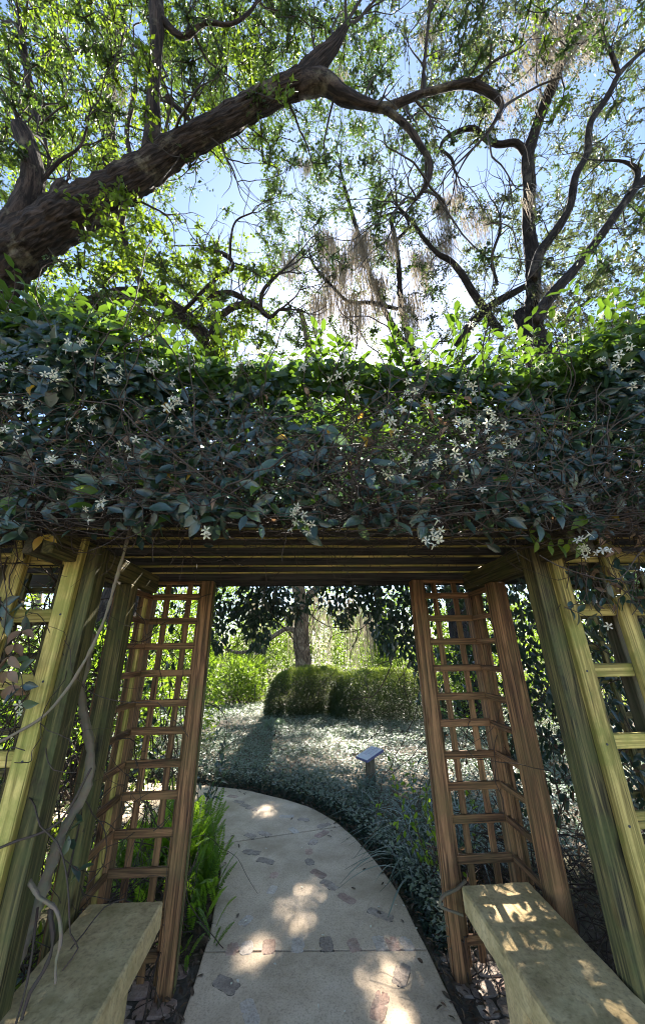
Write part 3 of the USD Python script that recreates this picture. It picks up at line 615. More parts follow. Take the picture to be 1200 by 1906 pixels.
# ------------------------------------------------------------------ vines that hang behind and beside the pergola
def curtain(name, label, n, xr, yr, zf, L, mat, seed, dens=None, stems=60, stem_mat='twig_brown', dead=0, group=None, zr=(0, 2.15)):
    r = np.random.default_rng(seed)
    x = r.uniform(*xr, n); y = r.uniform(*yr, n); z = r.uniform(*zr, n)
    k = z > zf(x, z)
    pat = meshkit.fbm(np.stack([x * 3.5, y * 3.5, z * 3.0], -1), 3, seed)
    k &= r.random(n) < (dens(x, z) if dens else 1) * np.clip((pat - .38) / .1, .08, 1)
    p = np.stack([x, y, z], -1)[k]; m_ = len(p)
    t = thing(name, label, 'vine', group)
    lv = leaves(p, np.stack([r.normal(0, .6, m_), r.normal(-.2, .5, m_), r.normal(-.7, .5, m_)], -1), np.stack([r.normal(0, .4, m_), r.normal(-.5, .4, m_), r.normal(.6, .3, m_)], -1), r.uniform(.7, 1.2, m_) * L, r.uniform(.7, 1.2, m_) * L * .48, LEAF_MID)
    obj('foliage', lv, mat, t, smooth=True, kind='stuff')
    a = Acc()
    for _ in range(stems):
        x0 = r.uniform(*xr); y0 = r.uniform(*yr); z0 = r.uniform(zr[0] + .3 * (zr[1] - zr[0]), zr[1])
        q = [np.array([x0, y0, z0])]; d = np.array([r.normal(0, .5), r.normal(0, .2), -1.0])
        for i in range(r.integers(6, 16)):
            d = unit(d + r.normal(0, .35, 3) + [0, 0, -.08]); q.append(q[-1] + d * .08)
            if q[-1][2] < zr[0] + .02: break
        if len(q) < 3: continue
        q = smooth_path(np.array(q), .05); r0 = r.uniform(.0012, .004); a.add(*tube(q, np.linspace(r0, r0 * .6, len(q)), 4, cap=False))
    obj('stems', a.mesh(), stem_mat, t, smooth=True, kind='stuff')
    if dead:
        p = np.stack([r.uniform(*xr, dead), r.uniform(*yr, dead), r.uniform(zr[0], zr[0] + .5 * (zr[1] - zr[0]), dead)], -1)
        obj('dead_foliage', leaves(p, rdir(dead, r) + [0, 0, -.7], rdir(dead, r), r.uniform(.03, .05, dead), r.uniform(.012, .02, dead), LEAF_MID), 'leaf_dead_mass', t, smooth=True, kind='stuff')
    return t
curtain('hanging_vine', 'dark jasmine hanging thick below the rear header at its left end', 2400, (-.72, .02), (2.57, 2.85), lambda x, z: 1.63 + .35 * np.clip((x + .25) / .3, 0, 1) + .1 * np.sin(x * 23), .062, 'jasmine_old', 31, stems=40, zr=(1.5, 2.15))
curtain('hanging_vine', 'loose thin jasmine sprays hanging from the middle of the rear header', 900, (.0, .5), (2.57, 2.8), lambda x, z: 1.80 + .1 * np.sin(x * 17), .06, 'jasmine_old', 32, stems=10, zr=(1.6, 2.15))
curtain('hanging_vine', 'jasmine sprays trailing down beside the right jamb of the archway', 1500, (.42, .86), (2.57, 2.9), lambda x, z: 1.72 - .35 * np.clip((x - .5) / .3, 0, 1) + .1 * np.sin(x * 19), .062, 'jasmine_old', 33, stems=14, zr=(1.2, 2.15))
curtain('vine_curtain', 'dark leafy vine wall outside the right lattice panels', 8500, (.85, 2.6), (2.58, 3.0), lambda x, z: .75 + .3 * np.sin(x * 7), .062, 'jasmine_old', 34, dens=lambda x, z: np.where((x > 1.35) | (z > 1.42), 1.0, .38), stems=130, dead=500, zr=(.0, 2.2))
curtain('vine_curtain', 'dark vine mass behind the right front trellis', 3600, (1.42, 2.6), (1.9, 2.5), lambda x, z: .55 + .2 * np.sin(x * 9), .06, 'jasmine_old', 35, stems=90, dead=500, zr=(.0, 2.2))
curtain('vine_curtain', 'thin green vine with bare stems behind the left lattice panels', 1050, (-1.35, -.84), (2.56, 2.8), lambda x, z: .5 + .3 * np.sin(x * 11), .055, 'jasmine_old', 36, dens=lambda x, z: .35 + .65 * np.clip((z - 1.2) / .5, 0, 1), stems=120, zr=(.0, 2.15))
curtain('vine_curtain', 'sparse twiggy vine between the left posts above the bench', 260, (-1.5, -1.12), (1.68, 2.35), lambda x, z: .2, .05, 'jasmine_old', 37, dens=lambda x, z: .4 + .6 * np.clip((z - 1.5) / .4, 0, 1), stems=150, zr=(.0, 2.1))
curtain('vine_curtain', 'leafy jasmine sprays over the left front trellis', 260, (-1.75, -1.2), (1.40, 1.56), lambda x, z: 1.25 + .0 * x, .06, 'jasmine_old', 38, dens=lambda x, z: .35 + .5 * np.clip((z - 1.8) / .3, 0, 1), stems=70, dead=40, zr=(1.2, 2.1))
curtain('vine_curtain', 'jasmine sprays with dead leaves over the top of the right front trellis', 420, (1.2, 1.9), (1.40, 1.56), lambda x, z: 1.72 + .0 * x, .06, 'jasmine_old', 39, dens=lambda x, z: .5, stems=70, dead=70, zr=(1.7, 2.1))

# bare woody stems on the left side and dead roots over the bench
def woody(name, label, pts, r0, r1, mat='twig_pale', sides=10, group=None):
    p = np.array(pts); q = smooth_path(np.column_stack([p, np.linspace(r0, r1, len(p))]), .015)
    q[:, :3] += (meshkit.fbm(q[:, :3] * 14, 3, 4)[:, None] - .5) * r0 * .9
    rr_ = q[:, 3] * (1 + .30 * (meshkit.noise(q[:, :3] * 60, 2) - .5) * 2 + .2 * (meshkit.noise(q[:, :3] * 25, 3) - .5) * 2)
    tag(stage.GetPrimAtPath(obj(name, tube(q[:, :3], rr_, sides), mat, smooth=True)), label, 'vine' if 'root' not in name else 'root', group)
woody('climbing_vine', 'thick gnarled vine stem climbing between the left posts', [at_y(x, y, yy) for x, y, yy in ((175, 1180, 1.95), (152, 1290, 1.92), (168, 1390, 1.9), (160, 1470, 1.88), (118, 1545, 1.84), (92, 1620, 1.8), (62, 1710, 1.76), (30, 1790, 1.72), (-10, 1880, 1.68))], .016, .022)
woody('climbing_vine', 'long pale stem slanting across the left front trellis', [at_y(x, y, yy) for x, y, yy in ((252, 950, 1.35), (222, 1060, 1.42), (195, 1150, 1.47), (150, 1245, 1.49), (90, 1325, 1.49), (30, 1365, 1.49), (-40, 1400, 1.49))], .0065, .005)
woody('climbing_vine', 'thin dark stem stretched low across the left trellis stile', [at_y(x, y, 1.49) for x, y in ((250, 1130), (300, 1105), (170, 1430), (110, 1530), (20, 1570), (-30, 1590))][2:], .004, .004, 'twig_brown', 6)
woody('dead_root', 'hooked pale dead root hanging over the left bench', [at_y(x, y, yy) for x, y, yy in ((48, 1632, 1.60), (60, 1650, 1.58), (72, 1672, 1.57), (104, 1690, 1.55), (112, 1725, 1.55), (112, 1760, 1.55), (106, 1785, 1.55), (104, 1830, 1.56))], .0085, .003)
woody('dead_root', 'dark dead root trailing onto the left bench beside the hooked one', [at_y(x, y, yy) for x, y, yy in ((95, 1690, 1.66), (98, 1760, 1.64), (80, 1810, 1.62), (55, 1850, 1.6), (40, 1900, 1.58))], .007, .005, 'twig_brown')
woody('dead_root', 'straight thin dead root at the left bench edge', [at_y(x, y, yy) for x, y, yy in ((70, 1690, 1.66), (62, 1760, 1.62), (50, 1830, 1.6), (30, 1906, 1.58))], .004, .003, 'twig_brown')
woody('dead_root', 'curved root poking out beside the right jamb foot', [at_y(x, y, yy) for x, y, yy in ((866, 1640, 2.38), (850, 1655, 2.36), (825, 1668, 2.34), (818, 1685, 2.33), (835, 1695, 2.32), (862, 1705, 2.3))], .008, .006)
tg = Acc(); r_ = np.random.default_rng(77)
def tangle(n, x, y, zmax, a, lo=.02):
    for _ in range(n):
        p = np.array([r_.uniform(*x), r_.uniform(*y), r_.uniform(lo, zmax)])
        d = r_.normal(0, 1, 3) * [1, 1, .5]; q = [p]
        for i in range(r_.integers(5, 12)):
            d = unit(d + r_.normal(0, .4, 3)); w = q[-1] + d * .06; w[0] = max(w[0], .80) if 2.2 < w[1] and w[0] > 0 else (min(w[0], -.70) if w[0] < 0 and w[1] > 1.9 else w[0]); w[2] = np.clip(w[2], lo, zmax + .05); q.append(w)
        q = smooth_path(np.array(q), .04); r0 = r_.uniform(.0015, .005); a.add(*tube(q, np.linspace(r0, r0 * .6, len(q)), 4, cap=False))
tangle(500, (1.2, 2.6), (1.5, 3.2), .38, tg); tangle(120, (.98, 1.3), (2.56, 3.1), .30, tg); tangle(120, (-1.3, -.62), (2.52, 2.9), .3, tg); tangle(140, (-2.0, -1.1), (1.4, 2.4), .3, tg)
tag(stage.GetPrimAtPath(obj('undergrowth', tg.mesh(), 'twig_brown', smooth=True)), 'tangle of bare brown runners on the ground outside the lattice', 'undergrowth', kind='stuff')

# ------------------------------------------------------------------ leaf litter, petals
def outside_path(x, y, m_=0.0):
    return np.array([not path_poly.contains(sg.Point(a, b)) for a, b in zip(x, y)])
R = np.random.default_rng(9)
n = 6500
edge = np.vstack([PRs, PLs]); edge = edge[(edge[:, 1] > 1.3)]
e = edge[R.integers(len(edge), size=n)] + R.normal(0, .10, (n, 2))
k = outside_path(e[:, 0], e[:, 1]); e = e[k]
e2 = np.stack([R.uniform(1.1, 2.7, 2600), R.uniform(1.3, 3.3, 2600)], -1); e3 = np.stack([R.uniform(-2.5, -1.0, 1500), R.uniform(1.3, 3.0, 1500)], -1)
e4 = np.stack([R.uniform(-.55, .7, 26), R.uniform(2.2, 4.6, 26)], -1)
e5 = edge[R.integers(len(edge), size=900)] + R.normal(0, .16, (900, 2)); e5 = e5[~outside_path(e5[:, 0], e5[:, 1])][:110]
e = np.vstack([e, e2, e3, e5]); zed = np.where(outside_path(e[:, 0], e[:, 1]), R.uniform(.008, .05, len(e)), .034)
lit = Acc(); nn_ = len(e)
lit.add(*leaves(np.column_stack([e, zed]), rdir(nn_, R) * [1, 1, .25], np.array([0, 0, 1.0]) + R.normal(0, .35, (nn_, 3)), R.uniform(.025, .055, nn_), R.uniform(.01, .02, nn_), LEAF_MID))
tag(stage.GetPrimAtPath(obj('leaf_litter', lit.mesh(), 'litter', smooth=True)), 'dry brown leaves lying along the path edges', 'leaf litter', kind='stuff')
PET = [(597, 1741), (441, 1823), (430, 1834), (515, 1796), (592, 1869), (640, 1885), (705, 1690), (493, 1579), (562, 1577), (716, 1647), (735, 1685), (748, 1685), (775, 1730), (690, 1722), (455, 1716), (560, 1650)]
pm = Acc()
for k, (fx, fy) in enumerate(PET):
    c = at_z(fx, fy, .036); d = rdir(1, R)[0] * [1, 1, 0]
    pm.add(*leaves(np.array([c]), [d], [[0, 0, 1.0]], R.uniform(.012, .024), R.uniform(.008, .014), LEAF_MID))
tag(stage.GetPrimAtPath(obj('fallen_petals', pm.mesh(), 'petal_mass')), 'scattered white petals lying on the concrete path', 'petals', kind='stuff')

# ------------------------------------------------------------------ ground cover bed
def bed_mask(x, y):
    pr = np.interp(y, PR[:8, 1], PR[:8, 0]); inside = np.zeros(len(x), bool)
    rp = sg.Polygon(np.vstack([smooth_path(PR[2:], .2) , [(-6, 11.5), (7, 11.5), (7, 2.55), (.9, 2.55)]])).buffer(-.03)
    import shapely
    return shapely.contains_xy(rp, x, y)
C = np.random.default_rng(14)
n = 210000
x = C.uniform(-6, 6, n); y = C.uniform(2.4, 11.5, n)
k = bed_mask(x, y) & (C.random(n) < np.clip(1.25 - (y - 3) * .08, .45, 1)) & ~((x > .9) & (y < 3.1)); x, y = x[k], y[k]
zb = .10 + .10 * meshkit.fbm(np.stack([x * 1.3, y * 1.3, 0 * x], -1), 3, 3) + C.uniform(-.05, .035, len(x))
ed = Acc(); p = np.stack([x, y, zb], -1); nn_ = len(p)
ed.add(*leaves(p, np.stack([C.normal(0, 1, nn_), C.normal(0, 1, nn_), C.normal(0, .25, nn_)], -1), np.array([0, 0, 1.0]) + C.normal(0, .38, (nn_, 3)), C.uniform(.026, .045, nn_), C.uniform(.015, .024, nn_), LEAF_FAR))
tag(stage.GetPrimAtPath(obj('ground_cover', ed.mesh(), 'cover_leaf', smooth=True)), 'silvery low creeping ground cover filling the garden bed', 'ground cover', kind='stuff')
e = edge[R.integers(len(edge), size=16000)]; e = e[(e[:, 0] > -7)]
eR = PRs[(PRs[:, 1] > 2.5)]; e = eR[R.integers(len(eR), size=15000)] + np.abs(R.normal(.10, .09, (15000, 1))) * np.array([[.62, .78]])
e += R.normal(0, .03, e.shape); k = outside_path(e[:, 0], e[:, 1]); e = e[k]; nn_ = len(e)
import shapely as _sh
dist = _sh.distance(_sh.points(e), sg.LineString(PRs)); k = dist > .06; e, dist = e[k], dist[k]; nn_ = len(e)
zt = np.clip((dist - .05) * 1.3, .03, .20); zz2 = zt * R.uniform(.15, 1, nn_) ** .6
tag(stage.GetPrimAtPath(obj('ground_cover', leaves(np.column_stack([e, zz2]), np.stack([R.normal(-.3, .8, nn_), R.normal(-.4, .8, nn_), R.normal(.1, .4, nn_)], -1), np.stack([R.normal(-.2, .4, nn_), R.normal(-.4, .4, nn_), np.full(nn_, .9)], -1), R.uniform(.03, .05, nn_), R.uniform(.016, .026, nn_), LEAF_FAR), 'cover_edge', smooth=True)), 'dark glossy ground cover bank along the right path edge', 'ground cover', kind='stuff')

# ------------------------------------------------------------------ bushes and small plants
def bush(name, label, c, rad, n, L, mats, seed, split=.72, stems=30, cat='shrub', group=None, fill=.25, top_only=True):
    r = np.random.default_rng(seed); c = np.array(c, float); rad = np.array(rad, float)
    d = rdir(n, r); d[:, 2] = np.abs(d[:, 2]) * np.where(r.random(n) < .8, 1, -.5)
    sq = 1 / np.maximum((np.abs(d) ** 3.2).sum(1) ** (1 / 3.2), .3)
    lm = .4 if 'hedge' in name else 1.0
    lump = 1 + lm * .30 * (meshkit.fbm(d * 2.6 + seed, 3, seed) - .5) * 2 + lm * .14 * (meshkit.fbm(d * 8 + seed, 2, seed) - .5) * 2
    rr_ = lump * sq * (1 - np.minimum(r.exponential(fill * .45, n), .8))
    if 'hedge' in name: rr_ = np.where(np.arange(n) % 5 < 3, lump * sq * (1 - np.minimum(r.exponential(.05, n), .5)), lump * sq * r.random(n) ** .45 * .95)
    p = c + d * rad * rr_[:, None]; k = p[:, 2] > .02; p, d = p[k], d[k]; n = len(p)
    t = thing(name, label, cat, group)
    h = (p[:, 2] - c[2]) / rad[2] + r.normal(0, .12, n)
    ax, nr = d + r.normal(0, .7, (n, 3)), np.array([0, 0, .8]) + d * .4 + r.normal(0, .5, (n, 3))
    Ls = L * r.uniform(.7, 1.3, n); tp = h > split
    if len(mats) == 1: tp[:] = False
    obj('foliage', leaves(p[~tp], ax[~tp], nr[~tp], Ls[~tp], Ls[~tp] * .5, LEAF_FAR), mats[0], t, smooth=True, kind='stuff')
    if tp.any(): obj('new_growth', leaves(p[tp], ax[tp], nr[tp], Ls[tp], Ls[tp] * .5, LEAF_FAR), mats[1], t, smooth=True, kind='stuff')
    a = Acc(); b0 = np.array([c[0], c[1], 0])
    for _ in range(stems):
        e_ = c + rdir(1, r)[0] * rad * .8; e_[2] = max(abs(e_[2]), .15)
        q0 = b0 + np.append(r.normal(0, .25, 2) * rad[:2], 0); q = smooth_path(np.array([q0, (q0 + e_) / 2 + r.normal(0, .08, 3) * rad, e_]), .1)
        a.add(*tube(q, np.linspace(.012, .004, len(q)), 4, cap=False))
    obj('stems', a.mesh(), 'twig_brown', t, smooth=True, kind='stuff')
bush('azalea_hedge', 'broad clipped azalea mound with yellow green top behind the ground cover', (.2, 10.1, .0), (1.2, .95, 1.12), 78000, .036, ('azalea_leaf', 'azalea_tip'), 3, split=.78, stems=24)
bush('azalea_hedge', 'second azalea mound joining the first, behind the right jamb', (1.95, 9.3, .0), (1.35, 1.0, 1.08), 70000, .036, ('azalea_leaf', 'azalea_tip'), 4, split=.80, stems=24)
G1 = 'sunlit bushes outside the left trellis'
bush('leafy_shrub', 'bright leafy shrub close outside the left front trellis', (-3.4, 3.4, .3), (1.0, .8, .75), 4200, .075, ('shrub_leaf',), 6)
bush('leafy_shrub', 'tall bright shrub between the left front trellis and posts', (-2.7, 4.9, .6), (.9, .7, 1.25), 5500, .075, ('shrub_leaf',), 7)
bush('leafy_shrub', 'broad sunny shrub seen through the left rear lattice', (-2.9, 7.2, .8), (1.3, .9, 1.35), 6500, .08, ('shrub_leaf',), 8)
bush('leafy_shrub', 'low yellow green shrub at the far left of the lawn', (-5.0, 5.2, .5), (1.4, 1.2, 1.3), 6000, .085, ('shrub_leaf', 'azalea_tip'), 9)
bush('leafy_shrub', 'dark green shrub at the left bend of the path', (-2.0, 11.5, .35), (.55, .5, .9), 3000, .08, ('shrub_leaf',), 10)
bush('leafy_shrub', 'bushy green plant standing left of the stake', (-1.75, 12.6, .3), (.5, .5, 1.0), 2600, .09, ('shrub_leaf',), 11)
bush('leafy_shrub', 'pale bush behind the right lattice panel', (4.4, 8.0, .5), (1.3, 1.0, 1.2), 6000, .08, ('shrub_leaf',), 12)
bush('leafy_shrub', 'bright young tree-like bush right of the oak trunk', (2.5, 15.5, 1.0), (1.4, 1.0, 2.0), 6500, .10, ('shrub_leaf',), 13)
bush('leafy_shrub', 'bright rounded bush left of the oak trunk', (-1.9, 16.5, .9), (1.3, 1.0, 2.1), 6500, .10, ('shrub_leaf',), 15)
bush('leafy_shrub', 'large sunny bush beyond the path at left', (-5.2, 13.0, 1.2), (2.0, 1.4, 2.4), 9000, .11, ('shrub_leaf',), 16)
bush('leafy_shrub', 'large sunny bush beyond the bed at right', (6.3, 12.5, 1.0), (2.0, 1.4, 2.2), 9000, .11, ('shrub_leaf',), 17)

bush('leafy_shrub', 'tall glowing shrub close left of the framed oak trunk', (-3.4, 14.5, 1.6), (1.5, 1.1, 2.6), 8000, .11, ('shrub_leaf',), 18)
bush('leafy_shrub', 'tall glowing shrub right behind the azaleas', (4.3, 15.0, 1.3), (1.6, 1.1, 2.5), 8000, .11, ('shrub_leaf',), 19)
bush('leafy_shrub', 'wide dim green thicket far behind the framed oak trunk', (.4, 20.5, 1.4), (3.2, 1.4, 2.3), 9000, .14, ('shrub_leaf',), 20)
# ferns by the left path edge
FR = np.random.default_rng(50)
def frond(base, d, length, arch, mat, parent):
    n = 26; t = np.linspace(0, 1, n); d = unit(d)
    up_ = np.array([0, 0, 1.0]); h = unit(np.array([d[0], d[1], 0]) + 1e-6)
    q = base + np.outer(t * length, d) - np.outer(arch * length * t ** 2.4, up_) + np.outer(.35 * arch * length * t ** 2, h)
    tg_ = unit(np.gradient(q, axis=0)); side = unit(np.cross(tg_, up_ + 1e-3)); a = Acc()
    a.add(*tube(q, np.linspace(.0022, .0008, n), 3, cap=False))
    w = length * .13 * np.sin(np.pi * np.clip(t * .93 + .07, 0, 1)) ** .6
    pp, aa, nn, ll = [], [], [], []
    nr0 = np.cross(side, tg_)
    for s in (-1, 1):
        k = slice(2, n); pp.append(q[k]); aa.append(side[k] * s + tg_[k] * .35 + FR.normal(0, .08, (n - 2, 3))); nn.append(nr0[k] + FR.normal(0, .15, (n - 2, 3))); ll.append(w[k])
    a.add(*leaves(np.vstack(pp), np.vstack(aa), np.vstack(nn), np.concatenate(ll), length / n * .95, LEAF_FAR))
    obj('frond', a.mesh(), mat, parent, smooth=True)
FERN = [(-.66, 2.66, .18, 14, 'lowest small fern beside the left jamb post'), (-.69, 2.92, .25, 26, 'fern second along the left path edge'), (-.75, 3.15, .34, 40, 'full bright fern midway along the left path edge'), (-.79, 3.4, .40, 40, 'fern leaning over the path before the far slab joint'),
        (-.98, 3.42, .52, 40, 'tall fern set back behind the left path edge row'), (-.92, 3.7, .45, 36, 'fern at the left path edge near the bend'), (-1.2, 3.95, .5, 26, 'farthest fern where the path bends left'), (-1.0, 2.95, .42, 26, 'fern showing through the lower left lattice'), (-1.3, 3.3, .5, 26, 'fern behind the left lattice panel')]
for fx, fy, fl, nfr, lab in FERN:
    t = thing('fern', f'sword {lab}', 'fern', 'sword ferns by the path')
    for k in range(nfr):
        a0 = FR.uniform(0, 6.28); tilt = FR.uniform(.85, 1.45)
        d = np.array([math.cos(a0) * math.cos(tilt), math.sin(a0) * math.cos(tilt), math.sin(tilt)])
        frond(np.array([fx, fy, .02]) + np.append(FR.normal(0, .08, 2), 0), d, fl * .88 * FR.uniform(.55, 1.15), FR.uniform(.08, .3), 'fern_leaf', t)

# lilyturf clumps by the sign
def blade(base, d, length, w, mat, parent, r):
    n = 9; t = np.linspace(0, 1, n); d = unit(d); h = unit(np.array([d[0], d[1], 0]) + 1e-6)
    q = base + np.outer(t * length, d) + np.outer(length * .55 * t ** 2, h) - np.outer(length * (.55 + .3 * r.random()) * t ** 2.3, [0, 0, 1.0])
    q[:, 2] = np.maximum(q[:, 2], .02)
    side = unit(np.cross(np.gradient(q, axis=0), [0, 0, 1.0]) + 1e-5); ww = w * np.sin(np.pi * (t * .9 + .1)) ** .5 * .5
    nrm = unit(np.cross(side, np.gradient(q, axis=0)))
    v = np.vstack([q - side * ww[:, None], q - nrm * w * .12, q + side * ww[:, None]]); k = np.arange(n - 1)
    f = np.vstack([np.stack([k + o, k + 1 + o, k + 1 + o + n, k + o + n], 1) for o in (0, n)])
    obj('blade', (v, f), mat, parent, smooth=True)
for bx, by, sz, nb, lab in ((.95, 3.75, .62, 75, 'large silvery lilyturf clump in front of the sign post'), (.62, 4.55, .5, 55, 'dark lilyturf clump left of the sign post'), (1.25, 3.4, .62, 75, 'arching lilyturf clump beside the young yellow green shrub'), (1.55, 4.4, .5, 50, 'lilyturf clump seen through the right lattice'), (.2, 5.2, .42, 40, 'small lilyturf clump at the path bend'), (.78, 3.25, .42, 50, 'low lilyturf clump at the right path edge')):
    t = thing('lilyturf', lab, 'plant', 'lilyturf clumps by the path'); r = np.random.default_rng(int(bx * 100))
    for k in range(nb):
        a0 = r.uniform(0, 6.28); tilt = r.uniform(.75, 1.4)
        blade(np.array([bx, by, .03]) + np.append(r.normal(0, .07, 2), 0), [math.cos(a0) * math.cos(tilt), math.sin(a0) * math.cos(tilt), math.sin(tilt)], r.uniform(.55, 1.15) * sz, r.uniform(.008, .013), 'blade', t, r)
# young shrub beside the right jamb
def sprig(name, label, base, height, nst, nl, L, mat, seed, cat='shrub', spread=.35):
    r = np.random.default_rng(seed); t = thing(name, label, cat)
    a = Acc()
    for k in range(nst):
        tip = np.array(base) + np.append(r.normal(0, spread, 2) * height, height * r.uniform(.55, 1.05)); b0 = np.array(base) + np.append(r.normal(0, .04, 2), 0)
        q = smooth_path(np.array([b0, (b0 + tip) / 2 + r.normal(0, .04, 3), tip]), .03); a.add(*tube(q, np.linspace(.004, .0015, len(q)), 4, cap=False))
        for i in range(nl):
            f_ = .25 + .75 * (i + r.random() * .5) / nl; p = q[min(len(q) - 1, int(f_ * len(q)))]
            obj('leaf', leaves(p[None], rdir(1, r) + [0, 0, .6], [[0, -.3, 1]] + r.normal(0, .4, (1, 3)), L * r.uniform(.7, 1.2), L * .45, LEAF_MID), mat, t, smooth=True)
    obj('stem', a.mesh(), 'twig_brown', t, smooth=True)
sprig('young_shrub', 'young yellow green shrub close beside the right jamb foot', (.95, 2.95, 0), .78, 12, 14, .055, 'young_shrub', 61)
sprig('young_shrub', 'small dark leaved sapling by the left bend of the path', (-1.02, 4.35, 0), .85, 7, 16, .075, 'jasmine_leaf_old', 62, spread=.2)
def spray(name, label, trace, yy, nl, L, mat, seed, flowers=0, cat='vine', droop=0.0):
    r = np.random.default_rng(seed); t = thing(name, label, cat)
    q = smooth_path(np.array([at_y(x, y, yy) for x, y in trace]), .01)
    obj('stem', tube(q, np.linspace(.0022, .0012, len(q)), 5), 'twig_brown', t, smooth=True)
    for i in range(nl):
        p = q[int((i // 2 + .7) / (nl / 2 + .2) * (len(q) - 1))]; tg_ = unit(q[-1] - q[0]); sd = np.cross(tg_, [0, -1, 0]) * (1 if i % 2 else -1)
        obj('leaf', leaves(p[None], [sd + tg_ * .5 + r.normal(0, .3, 3) + [0, 0, -droop]], [np.array([0, -1, .3]) + r.normal(0, .35, 3)], L * r.uniform(.75, 1.15), L * .5, LEAF_NEAR, curl=np.array([2.2 if 'dead' in mat else 1.0])), mat, t, smooth=True)
    for i in range(flowers): obj('flower', flower_mesh(q[-1] + r.normal(0, .016, 3) + [0, -.015, -.01], [r.normal(0, .5), -1, r.normal(0, .4)], r.uniform(.026, .034)), 'petal', t)
spray('jasmine_sprig', 'fresh light green jasmine sprig with flowers across the top of the right front post', [(975, 960), (990, 1000), (1020, 1015), (1060, 1012), (1090, 1022)], 1.27, 14, .05, 'young_shrub', 63, 6)
spray('jasmine_sprig', 'small jasmine sprig on the right front stile at its second rail', [(1050, 1130), (1075, 1140), (1105, 1155)], 1.48, 6, .05, 'jasmine_leaf_old', 65, 1)
spray('jasmine_sprig', 'dark green jasmine sprig on the left front trellis above the dead leaves', [(0, 1120), (25, 1150), (60, 1142)], 1.46, 8, .07, 'jasmine_leaf_old', 66)
spray('jasmine_sprig', 'jasmine sprig with broad leaves below the dead leaves at left', [(20, 1215), (40, 1260), (42, 1310)], 1.46, 7, .065, 'jasmine_leaf_old', 67, 2)
spray('dead_sprig', 'cluster of curled pink brown dead leaves hanging on the left front trellis', [(50, 1160), (28, 1200), (15, 1240), (30, 1290)], 1.45, 10, .06, 'leaf_dead', 68, 0, droop=.6)
spray('dead_sprig', 'curled pale dead leaves hanging before the right front trellis', [(1060, 930), (1085, 960), (1120, 1000), (1150, 1030)], 1.32, 10, .05, 'leaf_dead', 69, 0, droop=.6)
spray('dead_sprig', 'dead leaves hanging at the right end of the vine edge', [(1150, 960), (1180, 985), (1195, 1020)], 1.32, 7, .05, 'leaf_dead', 70, 0, droop=.6)
spray('yellow_sprig', 'two bright yellow curled leaves on the left trellis top', [(70, 985), (82, 1000), (92, 1003)], 1.22, 2, .055, 'leaf_yellow', 71, 0, droop=.9)
spray('jasmine_sprig', 'hanging jasmine sprig with flowers under the vine edge right of the middle', [(770, 950), (790, 975), (805, 1000)], 1.10, 8, .055, 'jasmine_leaf_old', 72, 5)
spray('jasmine_sprig', 'hanging jasmine sprig with pale flowers under the vine edge left of the middle', [(545, 920), (560, 950), (570, 980)], 1.08, 8, .06, 'jasmine_leaf_old', 73, 5)
spray('jasmine_sprig', 'hanging jasmine sprig of dark leaves under the vine edge at its left', [(350, 930), (365, 955), (378, 985)], 1.08, 9, .065, 'jasmine_leaf_old', 74, 2)
sprig('seedling', 'small broad leaved seedling beside the left bench', at_y(120, 1640, 1.75) , .12, 2, 4, .07, 'jasmine_leaf_old', 64, 'plant')

# sign on a post
def sign():
    b = at_z(690, 1474, 0.0); t = thing('plant_sign', 'small slanted plant sign with pale face on a short wooden post', 'sign')
    A, B, Cc = np.array([.593, 4.818, .367]), np.array([.702, 4.634, .367]), np.array([.926, 4.765, .44])      # reading edge from A to B, far corner
    ex = unit((B - A) * [1, 1, 0]); ez = np.array([0, 0, 1.0]); ey = unit(np.cross(ez, ex)); ctr = (A + Cc) / 2
    T = np.eye(4); T[:3, 0], T[:3, 1], T[:3, 2], T[:3, 3] = ex, ey, ez, [ctr[0], ctr[1], 0]
    hw, hh = .107, .135; tilt = math.radians(15.5)
    obj('post', cbox((-.045, -.04, 0), (.045, .04, .375), .006).apply_transform(T), 'wood_dark_z', t)
    K = np.eye(4); K[1:3, 1:3] = [[math.cos(tilt), -math.sin(tilt)], [math.sin(tilt), math.cos(tilt)]]; K[:3, 3] = [0, 0, .403]
    obj('panel', cbox((-hw, -hh, -.016), (hw, hh, .008), .004).apply_transform(T @ K), 'sign_edge', t)
    obj('face', cbox((-hw + .007, -hh + .007, .0085), (hw - .007, hh - .007, .0115), .001).apply_transform(T @ K), 'sign_face', t)
    tx = [trimesh.creation.box(bounds=[[-.08, .10 - i * .024, .0118], [-.08 + .16 * [.95, .9, .97, .85, .92, .9, .5][i], .108 - i * .024, .0122]]) for i in range(7)]
    obj('print', join(tx).apply_transform(T @ K), 'sign_print', t)
sign()
for (sx, sy, yb, h, lab) in ((472, 1335, 11.2, .62, 'thin black metal stake left of the azalea mound'), (423, 1330, 11.8, .75, 'thin black metal stake by the left shrubs')):
    p = at_y(sx, sy, yb); t = thing('garden_stake', lab, 'stake')
    obj('rod', tube(np.array([[p[0], p[1], 0], [p[0], p[1], h]]), .009, 8), 'metal_black', t); obj('marker', cbox((p[0] - .025, p[1] - .006, h - .05), (p[0] + .025, p[1] + .006, h + .02)), 'metal_black', t)
pr = at_z(510, 1353, .15); bush('pale_plant', 'small pale blue grey tuft rising from the ground cover', (pr[0], pr[1], .12), (.20, .16, .15), 420, .05, ('cover_leaf',), 44, stems=6, cat='plant')

